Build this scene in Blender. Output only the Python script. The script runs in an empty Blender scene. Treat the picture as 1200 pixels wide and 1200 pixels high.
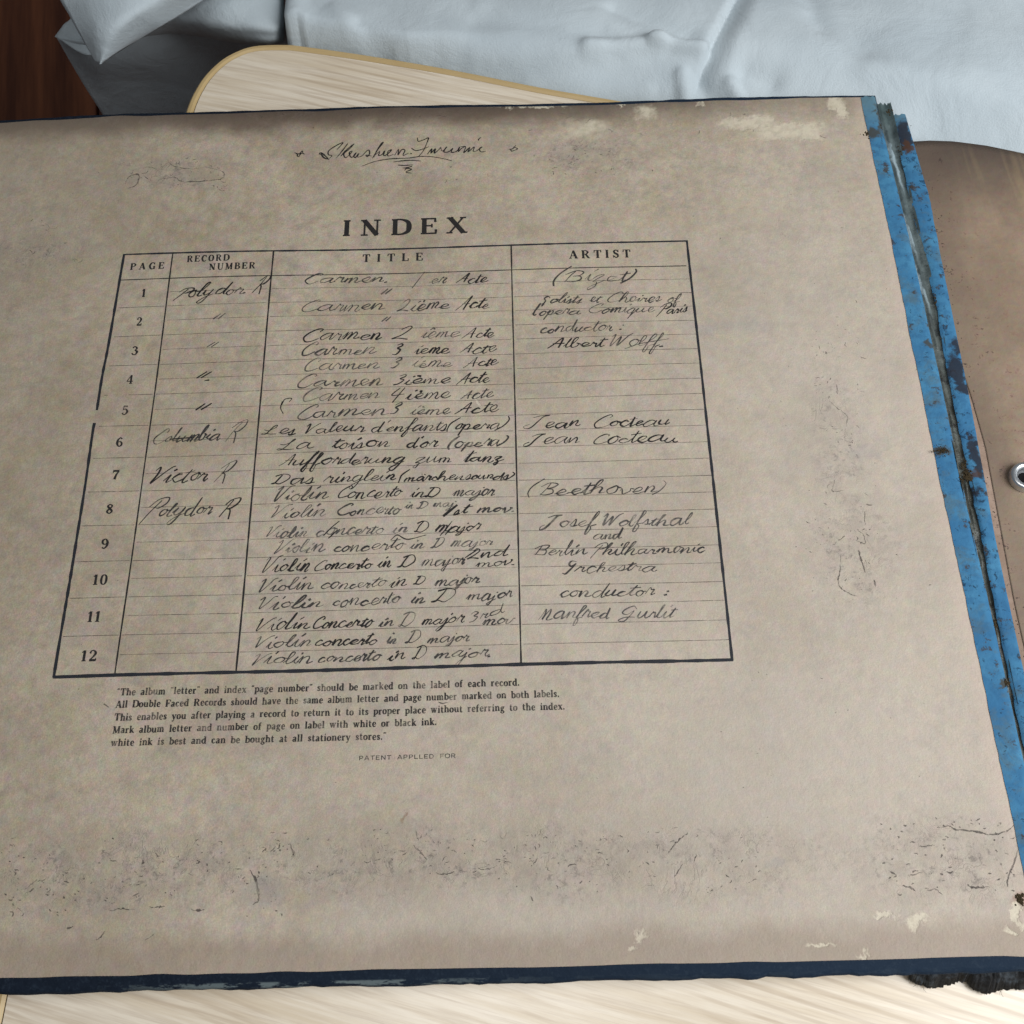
import bpy, math, random
import numpy as np
from mathutils import Vector, Matrix

random.seed(7)
SC = bpy.context.scene
COL = SC.collection
rad = math.radians

# ------------------------------------------------------------------ camera
F = 1200.0
R = np.array([[0.9996930105, -0.0194620653, -0.0153333862],
              [-0.0240131311, -0.9135117662, -0.4061029703],
              [-0.0061036263, 0.4063465036, -0.9136986728]])
CAM = np.array([0.1409310758, -0.2394871108, 0.3002799250])
cd = bpy.data.cameras.new('camera')
cam = bpy.data.objects.new('camera', cd); COL.objects.link(cam)
cd.sensor_width = 36; cd.lens = 36.0; cd.clip_start = 0.01; cd.clip_end = 60
m3 = Matrix([[R[0][0], -R[1][0], -R[2][0]], [R[0][1], -R[1][1], -R[2][1]], [R[0][2], -R[1][2], -R[2][2]]])
cam.matrix_world = Matrix.Translation(Vector(CAM)) @ m3.to_4x4()
cd.dof.use_dof = True; cd.dof.focus_distance = 0.335; cd.dof.aperture_fstop = 45
SC.camera = cam

# ------------------------------------------------------------------ light
w = bpy.data.worlds.new('World'); SC.world = w; w.use_nodes = True
bg = w.node_tree.nodes['Background']
bg.inputs[0].default_value = (0.86, 0.93, 1.0, 1); bg.inputs[1].default_value = 0.135


def area(name, loc, target, sx, sy, power, color):
    l = bpy.data.lights.new(name, 'AREA'); l.shape = 'RECTANGLE'; l.size = sx; l.size_y = sy
    l.energy = power; l.color = color
    o = bpy.data.objects.new(name, l); COL.objects.link(o); o.location = loc
    o.rotation_euler = (Vector(target) - Vector(loc)).to_track_quat('-Z', 'Y').to_euler()
    return o


area('window_light', (0.70, -0.30, 0.56), (0.22, -0.14, 0), 0.5, 0.6, 8.2, (0.97, 0.985, 1.0))
area('table_glare_light', (0.10, -0.30, 1.25), (0.13, -0.25, 0), 0.40, 0.22, 2.5, (1.0, 0.985, 0.96))  # added overhead lamp, placed to make the glare on the table
vs = SC.view_settings
vs.view_transform = 'Standard'; vs.look = 'None'; vs.exposure = 0.0; vs.gamma = 1.0
SC.cycles.filter_width = 1.5
SC.cycles.max_bounces = 5
SC.cycles.use_adaptive_sampling = True; SC.cycles.adaptive_threshold = 0.02


# ------------------------------------------------------------------ helpers
def at(px, py, z=0.0):
    """photo pixel -> the point of the plane at height z that it shows"""
    d = R.T @ np.array([(px - 600) / F, (py - 600) / F, 1.0])
    k = (z - CAM[2]) / d[2]
    p = CAM + k * d
    return float(p[0]), float(p[1]), z


def hp(x, y):
    """slight warp of the cover board and its paper"""
    return 1.5 * (0.00030 * math.sin(x * 23 + 1.3) * math.sin(y * 17 + .4) + 0.00022 * math.sin(x * 51 + y * 37)
            + 0.00012 * math.sin(y * 83 + x * 19 + 2))


class MB:
    def __init__(s): s.v = []; s.f = []
    def face(s, pts):
        n = len(s.v); s.v += [tuple(p) for p in pts]; s.f.append(tuple(range(n, n + len(pts))))
    def grid(s, rows):
        n = len(s.v); nr = len(rows); nc = len(rows[0])
        for r in rows: s.v += [tuple(p) for p in r]
        for i in range(nr - 1):
            for j in range(nc - 1):
                a = n + i * nc + j; s.f.append((a, a + nc, a + nc + 1, a + 1))
    def box(s, x0, x1, y0, y1, z0, z1):
        n = len(s.v)
        s.v += [(x0, y0, z0), (x1, y0, z0), (x1, y1, z0), (x0, y1, z0), (x0, y0, z1), (x1, y0, z1), (x1, y1, z1), (x0, y1, z1)]
        s.f += [tuple(n + i for i in q) for q in ((0, 3, 2, 1), (4, 5, 6, 7), (0, 1, 5, 4), (1, 2, 6, 5), (2, 3, 7, 6), (3, 0, 4, 7))]
    def ribbon(s, P):
        """P: list of (x, y, z, width); flat ribbon lying face up"""
        if len(P) < 2: return
        n = len(s.v); k = len(P)
        for i, (x, y, z, wd) in enumerate(P):
            a = P[max(i - 1, 0)]; b = P[min(i + 1, k - 1)]
            dx, dy = b[0] - a[0], b[1] - a[1]; L = math.hypot(dx, dy) or 1
            nx, ny = -dy / L * wd / 2, dx / L * wd / 2
            s.v += [(x + nx, y + ny, z), (x - nx, y - ny, z)]
        for i in range(k - 1):
            a = n + 2 * i; s.f.append((a, a + 1, a + 3, a + 2))
    def build(s, name, mat, parent=None, smooth=False, loc=(0, 0, 0)):
        me = bpy.data.meshes.new(name)
        v = s.v
        if any(loc): v = [(a - loc[0], b - loc[1], c - loc[2]) for a, b, c in v]
        me.from_pydata(v, [], s.f); me.update()
        if mat: me.materials.append(mat)
        if smooth: me.polygons.foreach_set('use_smooth', [True] * len(me.polygons))
        o = bpy.data.objects.new(name, me); COL.objects.link(o)
        if parent: o.parent = parent
        elif any(loc): o.location = loc
        return o


def solidify(o, t, offset=-1):
    m = o.modifiers.new('thickness', 'SOLIDIFY'); m.thickness = t; m.offset = offset


def empty(name, label, cat, loc=(0, 0, 0)):
    o = bpy.data.objects.new(name, None); COL.objects.link(o); o.location = loc
    o.empty_display_size = 0.02
    o['label'] = label; o['category'] = cat
    return o


def cr(P, n=6):
    """Catmull-Rom through tuples of any length"""
    if len(P) < 3: 
        return [tuple(a + (b - a) * t / n for a, b in zip(P[0], P[1])) for t in range(n + 1)]
    Q = [tuple(2 * a - b for a, b in zip(P[0], P[1]))] + list(P) + [tuple(2 * a - b for a, b in zip(P[-1], P[-2]))]
    out = []
    for i in range(1, len(Q) - 2):
        a, b, c, d = Q[i - 1:i + 3]
        for k in range(n):
            t = k / n
            out.append(tuple(.5 * (2 * q + (r - p) * t + (2 * p - 5 * q + 4 * r - s) * t * t + (3 * q - p - 3 * r + s) * t ** 3)
                             for p, q, r, s in zip(a, b, c, d)))
    out.append(tuple(P[-1]))
    return out


def smooth01(e0, e1, x):
    t = min(1, max(0, (x - e0) / (e1 - e0))); return t * t * (3 - 2 * t)


def n2(x, y, seed=0):
    """cheap value noise in -1..1"""
    def h(i, j):
        q = math.sin(i * 127.1 + j * 311.7 + seed * 74.7) * 43758.5453
        return (q - math.floor(q)) * 2 - 1
    i, j = math.floor(x), math.floor(y); u, v = x - i, y - j
    u = u * u * (3 - 2 * u); v = v * v * (3 - 2 * v)
    return (h(i, j) * (1 - u) + h(i + 1, j) * u) * (1 - v) + (h(i, j + 1) * (1 - u) + h(i + 1, j + 1) * u) * v


# ------------------------------------------------------------------ materials
class NT:
    def __init__(s, name, rough=.8, spec=.3):
        s.m = bpy.data.materials.new(name); s.m.use_nodes = True
        s.t = s.m.node_tree; s.b = s.t.nodes['Principled BSDF']
        s.b.inputs['Roughness'].default_value = rough
        s.b.inputs['Specular IOR Level'].default_value = spec
        s.co = s.t.nodes.new('ShaderNodeTexCoord').outputs['Object']
    def lk(s, a, b): s.t.links.new(a, b)
    def sep(s):
        n = s.t.nodes.new('ShaderNodeSeparateXYZ'); s.lk(s.co, n.inputs[0]); return n.outputs
    def noise(s, scale, detail=3, rough=.55, co=None, dist=0, stretch=None, color=False):
        co = co or s.co
        if stretch:
            if len(stretch) > 3:
                mr = s.t.nodes.new('ShaderNodeMapping'); s.lk(co, mr.inputs[0])
                mr.inputs['Rotation'].default_value = (0, 0, stretch[3]); co = mr.outputs[0]
            mp = s.t.nodes.new('ShaderNodeMapping'); s.lk(co, mp.inputs[0])
            mp.inputs['Scale'].default_value = stretch[:3]
            co = mp.outputs[0]
        n = s.t.nodes.new('ShaderNodeTexNoise'); s.lk(co, n.inputs['Vector'])
        n.inputs['Scale'].default_value = scale; n.inputs['Detail'].default_value = detail
        n.inputs['Roughness'].default_value = rough; n.inputs['Distortion'].default_value = dist
        return n.outputs['Color' if color else 'Fac']
    def ma(s, op, a, b=None, c=None, clamp=False):
        n = s.t.nodes.new('ShaderNodeMath'); n.operation = op; n.use_clamp = clamp
        for i, q in enumerate((a, b, c)):
            if q is None: continue
            if isinstance(q, (int, float)): n.inputs[i].default_value = q
            else: s.lk(q, n.inputs[i])
        return n.outputs[0]
    def ramp(s, x, lo, hi, a=0., b=1.):
        n = s.t.nodes.new('ShaderNodeMapRange'); n.interpolation_type = 'SMOOTHSTEP'
        s.lk(x, n.inputs[0])
        for i, q in zip((1, 2, 3, 4), (lo, hi, a, b)): n.inputs[i].default_value = q
        return n.outputs[0]
    def mix(s, f, a, b, mode='MIX'):
        n = s.t.nodes.new('ShaderNodeMix'); n.data_type = 'RGBA'; n.blend_type = mode
        for i, q in ((0, f), (6, a), (7, b)):
            if isinstance(q, (int, float)): n.inputs[i].default_value = q
            elif isinstance(q, tuple): n.inputs[i].default_value = q + (1,) if len(q) == 3 else q
            else: s.lk(q, n.inputs[i])
        return n.outputs[2]
    def color(s, c):
        if isinstance(c, tuple): s.b.inputs['Base Color'].default_value = c + (1,)
        else: s.lk(c, s.b.inputs['Base Color'])
    def bump(s, h, dist, strength=.5):
        n = s.t.nodes.new('ShaderNodeBump'); n.inputs['Distance'].default_value = dist
        n.inputs['Strength'].default_value = strength
        s.lk(h, n.inputs['Height']); s.lk(n.outputs[0], s.b.inputs['Normal'])
    def warp(s, scale, amp, co=None):
        """object coordinates pushed about by noise, for uneven stain edges"""
        c = s.noise(scale, 4, .6, color=True)
        a = s.t.nodes.new('ShaderNodeVectorMath'); a.operation = 'MULTIPLY_ADD'
        s.lk(c, a.inputs[0]); a.inputs[1].default_value = (amp, amp, 0)
        b = s.t.nodes.new('ShaderNodeVectorMath'); b.operation = 'SUBTRACT'
        s.lk(s.co, b.inputs[0]); b.inputs[1].default_value = (amp / 2, amp / 2, 0)
        s.lk(b.outputs[0], a.inputs[2]); return a.outputs[0]
    def blob(s, co, cx, cy, rx, ry, soft=.5, rot=0):
        mp = s.t.nodes.new('ShaderNodeMapping'); mp.vector_type = 'TEXTURE'
        mp.inputs['Location'].default_value = (cx, cy, 0); mp.inputs['Rotation'].default_value = (0, 0, rot)
        mp.inputs['Scale'].default_value = (rx, ry, 1e3); s.lk(co, mp.inputs[0])
        ln = s.t.nodes.new('ShaderNodeVectorMath'); ln.operation = 'LENGTH'; s.lk(mp.outputs[0], ln.inputs[0])
        return s.ramp(ln.outputs['Value'], 1 - soft, 1 + soft, 1, 0)
    def blobs(s, co, L):
        out = None
        for b in L:
            q = s.blob(co, *b); out = q if out is None else s.ma('MAXIMUM', out, q)
        return out


def pb(px, py, rx, ry, soft=.5, rot=0, amp=1, z=0):
    """blob description from the photo position; radii in photo pixels"""
    x, y, _ = at(px, py, z); x1, _, _ = at(px + rx, py, z); _, y1, _ = at(px, py + ry, z)
    return (x, y, abs(x1 - x), abs(y1 - y), soft, rot)


# index paper
N = NT('old_index_paper', .62, .28)
wp = N.warp(60, .012); wf = N.warp(190, .010)
base = N.mix(N.ramp(N.noise(22, 5, .6), .3, .7), (.340, .276, .188), (.475, .397, .290))
base = N.mix(N.ma('MULTIPLY', N.ramp(N.noise(95, 5, .65, dist=.5), .35, .7), .5), base, (.43, .36, .315))
base = N.mix(N.ma('MULTIPLY', N.ramp(N.noise(140, 5, .7), .50, .68), .45), base, (.29, .255, .205))
base = N.mix(N.ma('MULTIPLY', N.ramp(N.noise(50, 6, .72, dist=.7), .50, .66), .38), base, (.27, .225, .180))
cn = N.noise(420, 3, .7, color=True)                      # faint coloured fibres
base = N.mix(.26, base, cn, 'OVERLAY')
base = N.mix(.08, base, N.noise(150, 4, .65, color=True), 'OVERLAY')
base = N.mix(.11, base, N.mix(N.ramp(N.noise(250, 4, .7), .30, .70), (.12, .12, .12), (.88, .88, .88)), 'OVERLAY')
grain = N.ramp(N.noise(2300, 3, .75), .30, .70)
base = N.mix(.16, base, N.mix(grain, (.05, .05, .05), (.95, .95, .95)), 'OVERLAY')
base = N.mix(N.ma('MULTIPLY', N.ramp(N.noise(800, 4, .8), .60, .70), .45), base, (.20, .165, .13))
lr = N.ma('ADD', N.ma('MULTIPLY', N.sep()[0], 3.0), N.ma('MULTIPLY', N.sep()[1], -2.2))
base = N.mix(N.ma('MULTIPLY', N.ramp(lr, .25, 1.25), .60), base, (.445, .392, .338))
xyz = N.sep()
wsep = N.t.nodes.new('ShaderNodeSeparateXYZ'); N.lk(wp, wsep.inputs[0])
wx, wy = wsep.outputs[0], wsep.outputs[1]
# grimy band where the cover's cloth turns over under the paper (head), softer at the foot
# upper edge of the grime rises towards the hinge
head = N.ma('MULTIPLY', N.ramp(wy, .0525, .0630), N.ramp(wx, .225, .12, .35, 1.))
base = N.mix(N.ma('MULTIPLY', head, .82), base, (.115, .080, .058))
edge_ = N.ma('MULTIPLY', N.ramp(xyz[1], .0590, .0690), N.ramp(wx, .26, .18, .3, 1.))
base = N.mix(N.ma('MULTIPLY', edge_, .7), base, (.060, .043, .034))
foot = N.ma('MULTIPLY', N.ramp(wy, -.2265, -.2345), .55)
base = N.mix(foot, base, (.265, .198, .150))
left = N.ma('MULTIPLY', N.ramp(wx, .055, -.06), .32)  # paper colour darkened leftwards, light falloff put into the colour
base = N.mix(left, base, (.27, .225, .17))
hy = N.ma('MULTIPLY', N.ramp(xyz[0], .272, .2765), .25)
base = N.mix(hy, base, (.56, .43, .36))
gr = N.blobs(wp, [pb(150, 1020, 190, 45, .6), pb(500, 1010, 260, 40, .6), pb(800, 1010, 170, 40, .6), pb(1110, 1010, 95, 50, .6),
                  pb(980, 520, 30, 90, .6), pb(1000, 640, 45, 60, .6), pb(200, 203, 60, 18, .5), pb(690, 180, 60, 22, .6), pb(20, 300, 50, 22, .6)])
base = N.mix(N.ma('MULTIPLY', gr, N.ramp(N.noise(130, 4, .7), .4, .62, .10, .45)), base, (.285, .24, .20))
# network of fine creases inside the worn zones
def creases(scale, w, sd):
    mpc = N.t.nodes.new('ShaderNodeMapping'); N.lk(N.co, mpc.inputs[0]); mpc.inputs['Location'].default_value = (sd, sd * .37, 0)
    q = N.ma('ABSOLUTE', N.ma('SUBTRACT', N.noise(scale, 4, .62, co=mpc.outputs[0], dist=.9), .5))
    return N.ma('MULTIPLY', N.ramp(q, 0, w, 1, 0), N.ramp(N.noise(scale * .9, 3, .6, co=mpc.outputs[0]), .47, .60))
cz = N.ma('MAXIMUM', creases(75, .018, 1.3), N.ma('MULTIPLY', creases(160, .030, 4.1), .8))
cz = N.ma('MULTIPLY', cz, gr)
clump = N.ramp(N.noise(95, 4, .65, dist=.6), .44, .60)
sp1 = N.ma('MULTIPLY', N.ma('MULTIPLY', N.ramp(N.noise(520, 4, .8, dist=.3), .52, .62), clump), gr)
sp2 = N.ma('MULTIPLY', N.ma('MULTIPLY', N.ramp(N.noise(210, 5, .75, dist=.5), .54, .66), clump), gr)
base = N.mix(N.ma('MULTIPLY', sp2, .22), base, (.20, .168, .140))
base = N.mix(N.ma('MULTIPLY', sp1, .55), base, (.12, .102, .092))
base = N.mix(N.ma('MULTIPLY', cz, .26), base, (.135, .112, .098))
base = N.mix(N.ma('MULTIPLY', N.ma('MULTIPLY', creases(60, .03, 7.7), N.ramp(gr, 0, 1, .25, 1)), .14), base, (.56, .51, .44))
gs = N.blobs(wp, [pb(910, 1015, 10, 6), pb(1015, 530, 22, 9), pb(850, 380, 60, 8, .7), pb(310, 1040, 20, 22)])
base = N.mix(N.ma('MULTIPLY', gs, .25), base, (.22, .215, .24))
br = N.blobs(wf, [pb(472, 954, 2.5, 6), pb(1195, 1055, 10, 11)])
base = N.mix(N.ma('MULTIPLY', br, .5), base, (.20, .09, .05))
chips = N.blobs(wf, [pb(878, 145, 32, 7, .35), pb(925, 154, 42, 10, .35), pb(945, 160, 20, 8, .4), pb(980, 122, 10, 9, .3), pb(757, 131, 11, 7, .6),
                     pb(985, 130, 7, 10, .3), pb(620, 124, 40, 1.8, .4), pb(728, 120, 14, 1.8, .4), pb(820, 122, 5, 3, .3),
                     pb(1077, 1083, 15, 6, .45), pb(1040, 1073, 15, 3.5, .5),
                     pb(960, 1106, 12, 3.5, .6), pb(1010, 1116, 8, 4, .45), pb(1194, 1075, 5, 16, .35), pb(1180, 1088, 6, 5, .4),
                     pb(750, 1098, 8, 5, .6), pb(745, 1112, 5, 4, .7), pb(690, 149, 20, 9, .7), pb(560, 470, 3, 3)])
base = N.mix(N.ma('MULTIPLY', chips, N.ramp(N.noise(300, 4, .7), .3, .6, .30, .76)), base, (.62, .56, .43))
pale = N.blobs(wp, [pb(940, 400, 110, 190, .9), pb(900, 880, 170, 90, .9), pb(480, 640, 240, 190, .9), pb(560, 1070, 160, 26, .8)])
base = N.mix(N.ma('MULTIPLY', pale, .22), base, (.50, .45, .39))
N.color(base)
N.bump(N.ma('SUBTRACT', N.ma('ADD', N.noise(260, 5, .7), N.ma('MULTIPLY', N.noise(1500, 3, .7), .35)), N.ma('ADD', N.ma('MULTIPLY', cz, .25), N.ma('MULTIPLY', chips, .7))), .0004, .6)
M_PAPER = N.m


def ink(name, col, lo, hi, scale=2600):
    N = NT(name, .6, .2)
    a = N.ramp(N.noise(scale, 3, .7), .28, .52, lo, hi)
    a = N.ma('MULTIPLY', a, N.ramp(N.noise(170, 3, .6), .34, .58, .45 if lo < .62 else .9, 1))
    N.color(N.mix(N.noise(300, 2), tuple(c * .8 for c in col), tuple(c * 1.25 for c in col)))
    N.lk(a, N.b.inputs['Alpha'])
    return N.m


M_PRINT = ink('printed_black_ink', (.022, .020, .020), .80, 1.0)
M_FINE = ink('fine_printed_ink', (.030, .026, .025), .50, .98, 1500)
M_RULE = ink('thin_rule_ink', (.085, .066, .058), .22, .72, 700)
M_BOLD = ink('worn_border_ink', (.020, .022, .028), .72, 1.0)
M_HAND = {'l': ink('faint_pencil_ink', (.070, .066, .066), .38, .80, 1200), 'm': ink('grey_pen_ink', (.040, .037, .036), .60, .96, 1200),
          'd': ink('dark_pen_ink', (.018, .016, .016), .72, 1.0, 1200)}
M_SCUFF = ink('grime_in_scuffs', (.085, .070, .062), .10, .74, 900)

# cover cloth: blue-black with pale rubbed edge
N = NT('blue_black_cover_cloth', .75, .12)
xyz = N.sep()
c = N.mix(N.noise(500, 3), (.003, .006, .012), (.009, .015, .027))
c = N.mix(N.ramp(xyz[0], .02, .26, 0, .55), c, (.014, .030, .056))
c = N.mix(N.ma('MULTIPLY', N.ramp(N.noise(900, 3, .7), .5, .7), .3), c, (.03, .045, .065))
band = N.ma('MULTIPLY', N.ramp(xyz[1], -.2416, -.2421), N.ramp(xyz[1], -.24335, -.2430))
nm = N.ramp(N.noise(110, 5, .75, stretch=(1, 3.5, 1)), .47, .54)
xr = N.ma('MULTIPLY', N.ramp(xyz[0], .02, .06), N.ramp(xyz[0], .15, .09, .05, .85))
c = N.mix(N.ma('MULTIPLY', N.ma('MULTIPLY', N.ma('MULTIPLY', band, nm), xr), .55), c, (.22, .27, .27))
N.color(c); N.bump(N.noise(1600, 2), .0002, .5)
M_COVER = N.m


def blue(name, dark):
    N = NT(name, .75, .12)
    c = N.mix(N.ramp(N.noise(45, 4, .6), .3, .7), (.034, .135, .27), (.060, .205, .345))
    c = N.mix(N.ma('MULTIPLY', N.ramp(N.noise(260, 4, .7), .42, .62), .6), c, (.030, .115, .23))
    spots = N.ramp(N.noise(380, 5, .75, dist=.6), .60 if not dark else .555, .64 if not dark else .61)
    c = N.mix(N.ma('MULTIPLY', spots, .8), c, (.010, .030, .060))
    c = N.mix(N.ma('MULTIPLY', N.ramp(N.noise(70, 5, .75, dist=.5), .5, .68), .55), c, (.085, .120, .125))
    c = N.mix(N.ma('MULTIPLY', N.ramp(N.noise(190, 5, .75), .585, .65), .8), c, (.055, .036, .020))
    c = N.mix(N.ramp(N.sep()[1], .045, .064, 0, .65), c, (.12, .20, .22))
    if dark:
        wf = N.warp(300, .009)
        d = N.blobs(wf, [pb(1121, 438, 9, 23, .25, z=-.001), pb(1128, 456, 8, 9, .25, z=-.001), pb(1140, 532, 7, 15, .3, z=-.001), pb(1147, 548, 6, 14, .3, z=-.001),
                         pb(1120, 408, 7, 9, .4, z=-.001), pb(1144, 578, 5, 8, .4, z=-.001), pb(1060, 160, 9, 18, .3, z=-.001), pb(1136, 512, 3, 5, z=-.001)])
        c = N.mix(N.ma('MULTIPLY', d, .92), c, N.mix(N.noise(300, 3), (.012, .015, .024), (.032, .030, .036)))
        r = N.blobs(wf, [pb(1064, 174, 7, 6, .3, z=-.001), pb(1138, 556, 10, 5, .4, z=-.001)])
        c = N.mix(N.ma('MULTIPLY', r, .85), c, (.07, .035, .02))
    else:
        wf = N.warp(300, .008)
        d = N.blobs(wf, [pb(1103, 528, 11, 6, .4), pb(1024, 157, 12, 5, .35, rot=.35), pb(1036, 140, 8, 20, .5), pb(1031, 148, 4, 5, .4), pb(1026, 131, 3, 3, .4), pb(1040, 128, 8, 9, .5),
                         pb(1178, 801, 5, 6, .3), pb(1087, 403, 6, 4, .4)])
        c = N.mix(N.ma('MULTIPLY', d, .85), c, (.055, .048, .030))
    N.color(c); N.bump(N.noise(1200, 3), .0002, .5)
    return N.m


M_BLUE1 = blue('worn_blue_hinge_tape', False); M_BLUE2 = blue('scuffed_blue_hinge_tape', True)

N = NT('cracked_spine_cloth', .45, .5)
c = N.mix(N.ramp(N.noise(120, 4, .7), .35, .65), (.034, .034, .026), (.085, .095, .085))
c = N.mix(N.ramp(N.noise(260, 5, .7), .56, .62), c, (.02, .018, .015))
c = N.mix(N.ma('MULTIPLY', N.ramp(N.sep()[1], -.09, .03), .30), c, (.16, .24, .27))
pl = N.blobs(N.warp(300, .003), [pb(1050, 190, 2.5, 26, .5, rot=.1), pb(1062, 262, 2.5, 32, .5, rot=.12), pb(1076, 322, 2.5, 34, .5, rot=.12)])
c = N.mix(N.ma('MULTIPLY', pl, .75), c, (.33, .42, .46))
c = N.mix(N.ma('MULTIPLY', N.ramp(N.sep()[1], .048, .060), .6), c, (.05, .085, .085))
N.color(c); N.bump(N.noise(700, 4), .0004, .8)
M_SPINE = N.m

N = NT('black_tattered_leather', .7, .3)
N.color(N.mix(N.ramp(N.noise(300, 4, .7), .45, .7), (.008, .008, .009), (.05, .06, .07)))
N.bump(N.noise(700, 4), .0006, .9)
M_TATTER = N.m
N = NT('brown_dust_crumbs', .9, .1)
N.color(N.mix(N.noise(500, 3), (.018, .013, .008), (.065, .048, .025)))
M_CRUMB = N.m

# brown record sleeve
N = NT('brown_sleeve_paper', .65, .3)
xyz = N.sep(); wp = N.warp(60, .008)
ws = N.t.nodes.new('ShaderNodeSeparateXYZ'); N.lk(wp, ws.inputs[0])
c = N.mix(N.ramp(N.noise(30, 5, .6), .3, .7), (.215, .155, .108), (.30, .222, .155))
c = N.mix(N.ma('MULTIPLY', N.ramp(N.noise(110, 5, .7), .5, .7), .4), c, (.22, .135, .11))
c = N.mix(.22, c, N.noise(420, 3, .7, color=True), 'OVERLAY')
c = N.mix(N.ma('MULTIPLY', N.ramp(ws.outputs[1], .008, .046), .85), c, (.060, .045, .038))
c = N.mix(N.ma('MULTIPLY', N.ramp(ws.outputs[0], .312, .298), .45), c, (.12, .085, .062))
st = N.noise(90, 3, .6, stretch=(1, .06, 1, -.03))
c = N.mix(N.ma('MULTIPLY', N.ma('MULTIPLY', N.ramp(st, .52, .66), N.ramp(ws.outputs[0], .306, .315)), .22), c, (.42, .32, .16))
sp = N.ma('MULTIPLY', N.ramp(N.noise(420, 5, .75), .60, .65), N.ramp(ws.outputs[0], .322, .296))
c = N.mix(N.ma('MULTIPLY', sp, .8), c, (.03, .022, .02))
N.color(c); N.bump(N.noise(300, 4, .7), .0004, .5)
M_SLEEVE = N.m
N = NT('sleeve_margin_paper', .65, .3)
c = N.mix(N.ramp(N.noise(80, 4, .7), .4, .7), (.235, .16, .115), (.33, .235, .18))
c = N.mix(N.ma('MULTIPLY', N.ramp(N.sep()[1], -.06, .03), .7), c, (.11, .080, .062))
c = N.mix(N.ma('MULTIPLY', N.ramp(N.noise(400, 5, .75), .58, .64), .8), c, (.05, .03, .028))
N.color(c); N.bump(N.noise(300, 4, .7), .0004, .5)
M_MARGIN = N.m

N = NT('eyelet_metal', .28, .5); N.color(N.mix(N.noise(300, 3), (.55, .57, .59), (.78, .80, .82)))
N.b.inputs['Metallic'].default_value = .9; M_METAL = N.m
N = NT('dark_hole', .9, .1); N.color((.006, .006, .007)); M_HOLE = N.m

# table wood
TA = rad(-15)
N = NT('pale_ash_veneer', .27, .5)
fine = N.noise(150, 6, .72, stretch=(.05, 1.0, 1, -TA), dist=.3)
mr = N.t.nodes.new('ShaderNodeMapping'); N.lk(N.co, mr.inputs[0]); mr.inputs['Rotation'].default_value = (0, 0, rad(19))
mp = N.t.nodes.new('ShaderNodeMapping'); N.lk(mr.outputs[0], mp.inputs[0])
mp.inputs['Scale'].default_value = (7, 95, 1)
wn = N.t.nodes.new('ShaderNodeTexWave'); wn.wave_type = 'BANDS'; wn.bands_direction = 'Y'
N.lk(mp.outputs[0], wn.inputs['Vector']); wn.inputs['Scale'].default_value = .9; wn.inputs['Distortion'].default_value = 4.0
wn.inputs['Detail'].default_value = 3; wn.inputs['Detail Scale'].default_value = .7; wn.inputs['Detail Roughness'].default_value = .6
c = N.mix(N.ramp(fine, .35, .65), (.63, .525, .385), (.77, .685, .56))
c = N.mix(N.ma('MULTIPLY', N.ramp(N.noise(900, 4, .7, stretch=(.035, 1, 1, -TA)), .45, .7), .40), c, (.45, .35, .26))
c = N.mix(N.ma('MULTIPLY', N.ma('MULTIPLY', N.ramp(wn.outputs['Fac'], .62, .98), N.ramp(N.noise(18, 3), .38, .6)), .5), c, (.44, .335, .23))
c = N.mix(N.ma('MULTIPLY', N.ramp(N.noise(420, 3, .7, stretch=(.03, 1, 1, -TA)), .52, .68), .35), c, (.46, .36, .26))
N.color(c); N.bump(N.noise(300, 3, .6, stretch=(.05, 1, 1, -TA)), .0002, .3)
M_VENEER = N.m
N = NT('yellow_edge_banding', .4, .45)
N.color(N.mix(N.noise(120, 3), (.43, .30, .135), (.52, .385, .19))); M_BAND = N.m
N = NT('groove_line', .8, .1); N.color((.16, .09, .03)); M_LINE = N.m

# sheet cloth
N = NT('white_cotton_sheet', .8, .2)
c = N.mix(N.ramp(N.noise(14, 4, .6), .3, .7), (.42, .485, .52), (.50, .565, .595))
c = N.mix(N.ma('MULTIPLY', N.noise(500, 3, .7), .15), c, (.55, .56, .58))
N.color(c)
wv = N.noise(1500, 2, .6); cr_ = N.noise(38, 5, .6, dist=.8)
big = N.noise(16, 3, .5, dist=1.2)
N.bump(N.ma('ADD', N.ma('ADD', N.ma('MULTIPLY', wv, .16), cr_), N.ma('MULTIPLY', big, 1.8)), .0026, .42)
N.b.inputs['Sheen Weight'].default_value = .15
M_SHEET = N.m

N = NT('dark_floor_wood', .5, .2)
g = N.noise(60, 5, .65, stretch=(1, .05, 1))
c = N.mix(N.ramp(g, .3, .7), (.055, .015, .006), (.165, .055, .022))
N.color(c); N.bump(g, .0006, .3); M_FLOOR = N.m

# ------------------------------------------------------------------ floor
FZ = -.26
_a, _b = at(60, 0, FZ), at(60, 130, FZ)
FROT = -math.degrees(math.atan2(_a[0] - _b[0], _a[1] - _b[1]))
fl = MB(); fl.box(-2.2, 2.2, -2.2, 2.2, FZ - .06, FZ - .016)
floor = fl.build('floor', M_FLOOR); floor['kind'] = 'structure'
pm = MB(); pm.box(-.0438, .0438, -1.2, 1.2, -.015, 0)
floor.rotation_euler = (0, 0, rad(FROT))
pl0 = pm.build('floor_plank', M_FLOOR, floor); 
bv = pl0.modifiers.new('bevel', 'BEVEL'); bv.width = .0012; bv.segments = 2
px0 = -.595
for i in range(16):
    o = pl0 if i == 0 else pl0.copy()
    if i: COL.objects.link(o); o.parent = floor
    o.location = (px0 + i * .0895, random.uniform(-.1, .1), FZ + random.uniform(-.0004, .0004))
M_FLOOR2 = M_FLOOR

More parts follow.
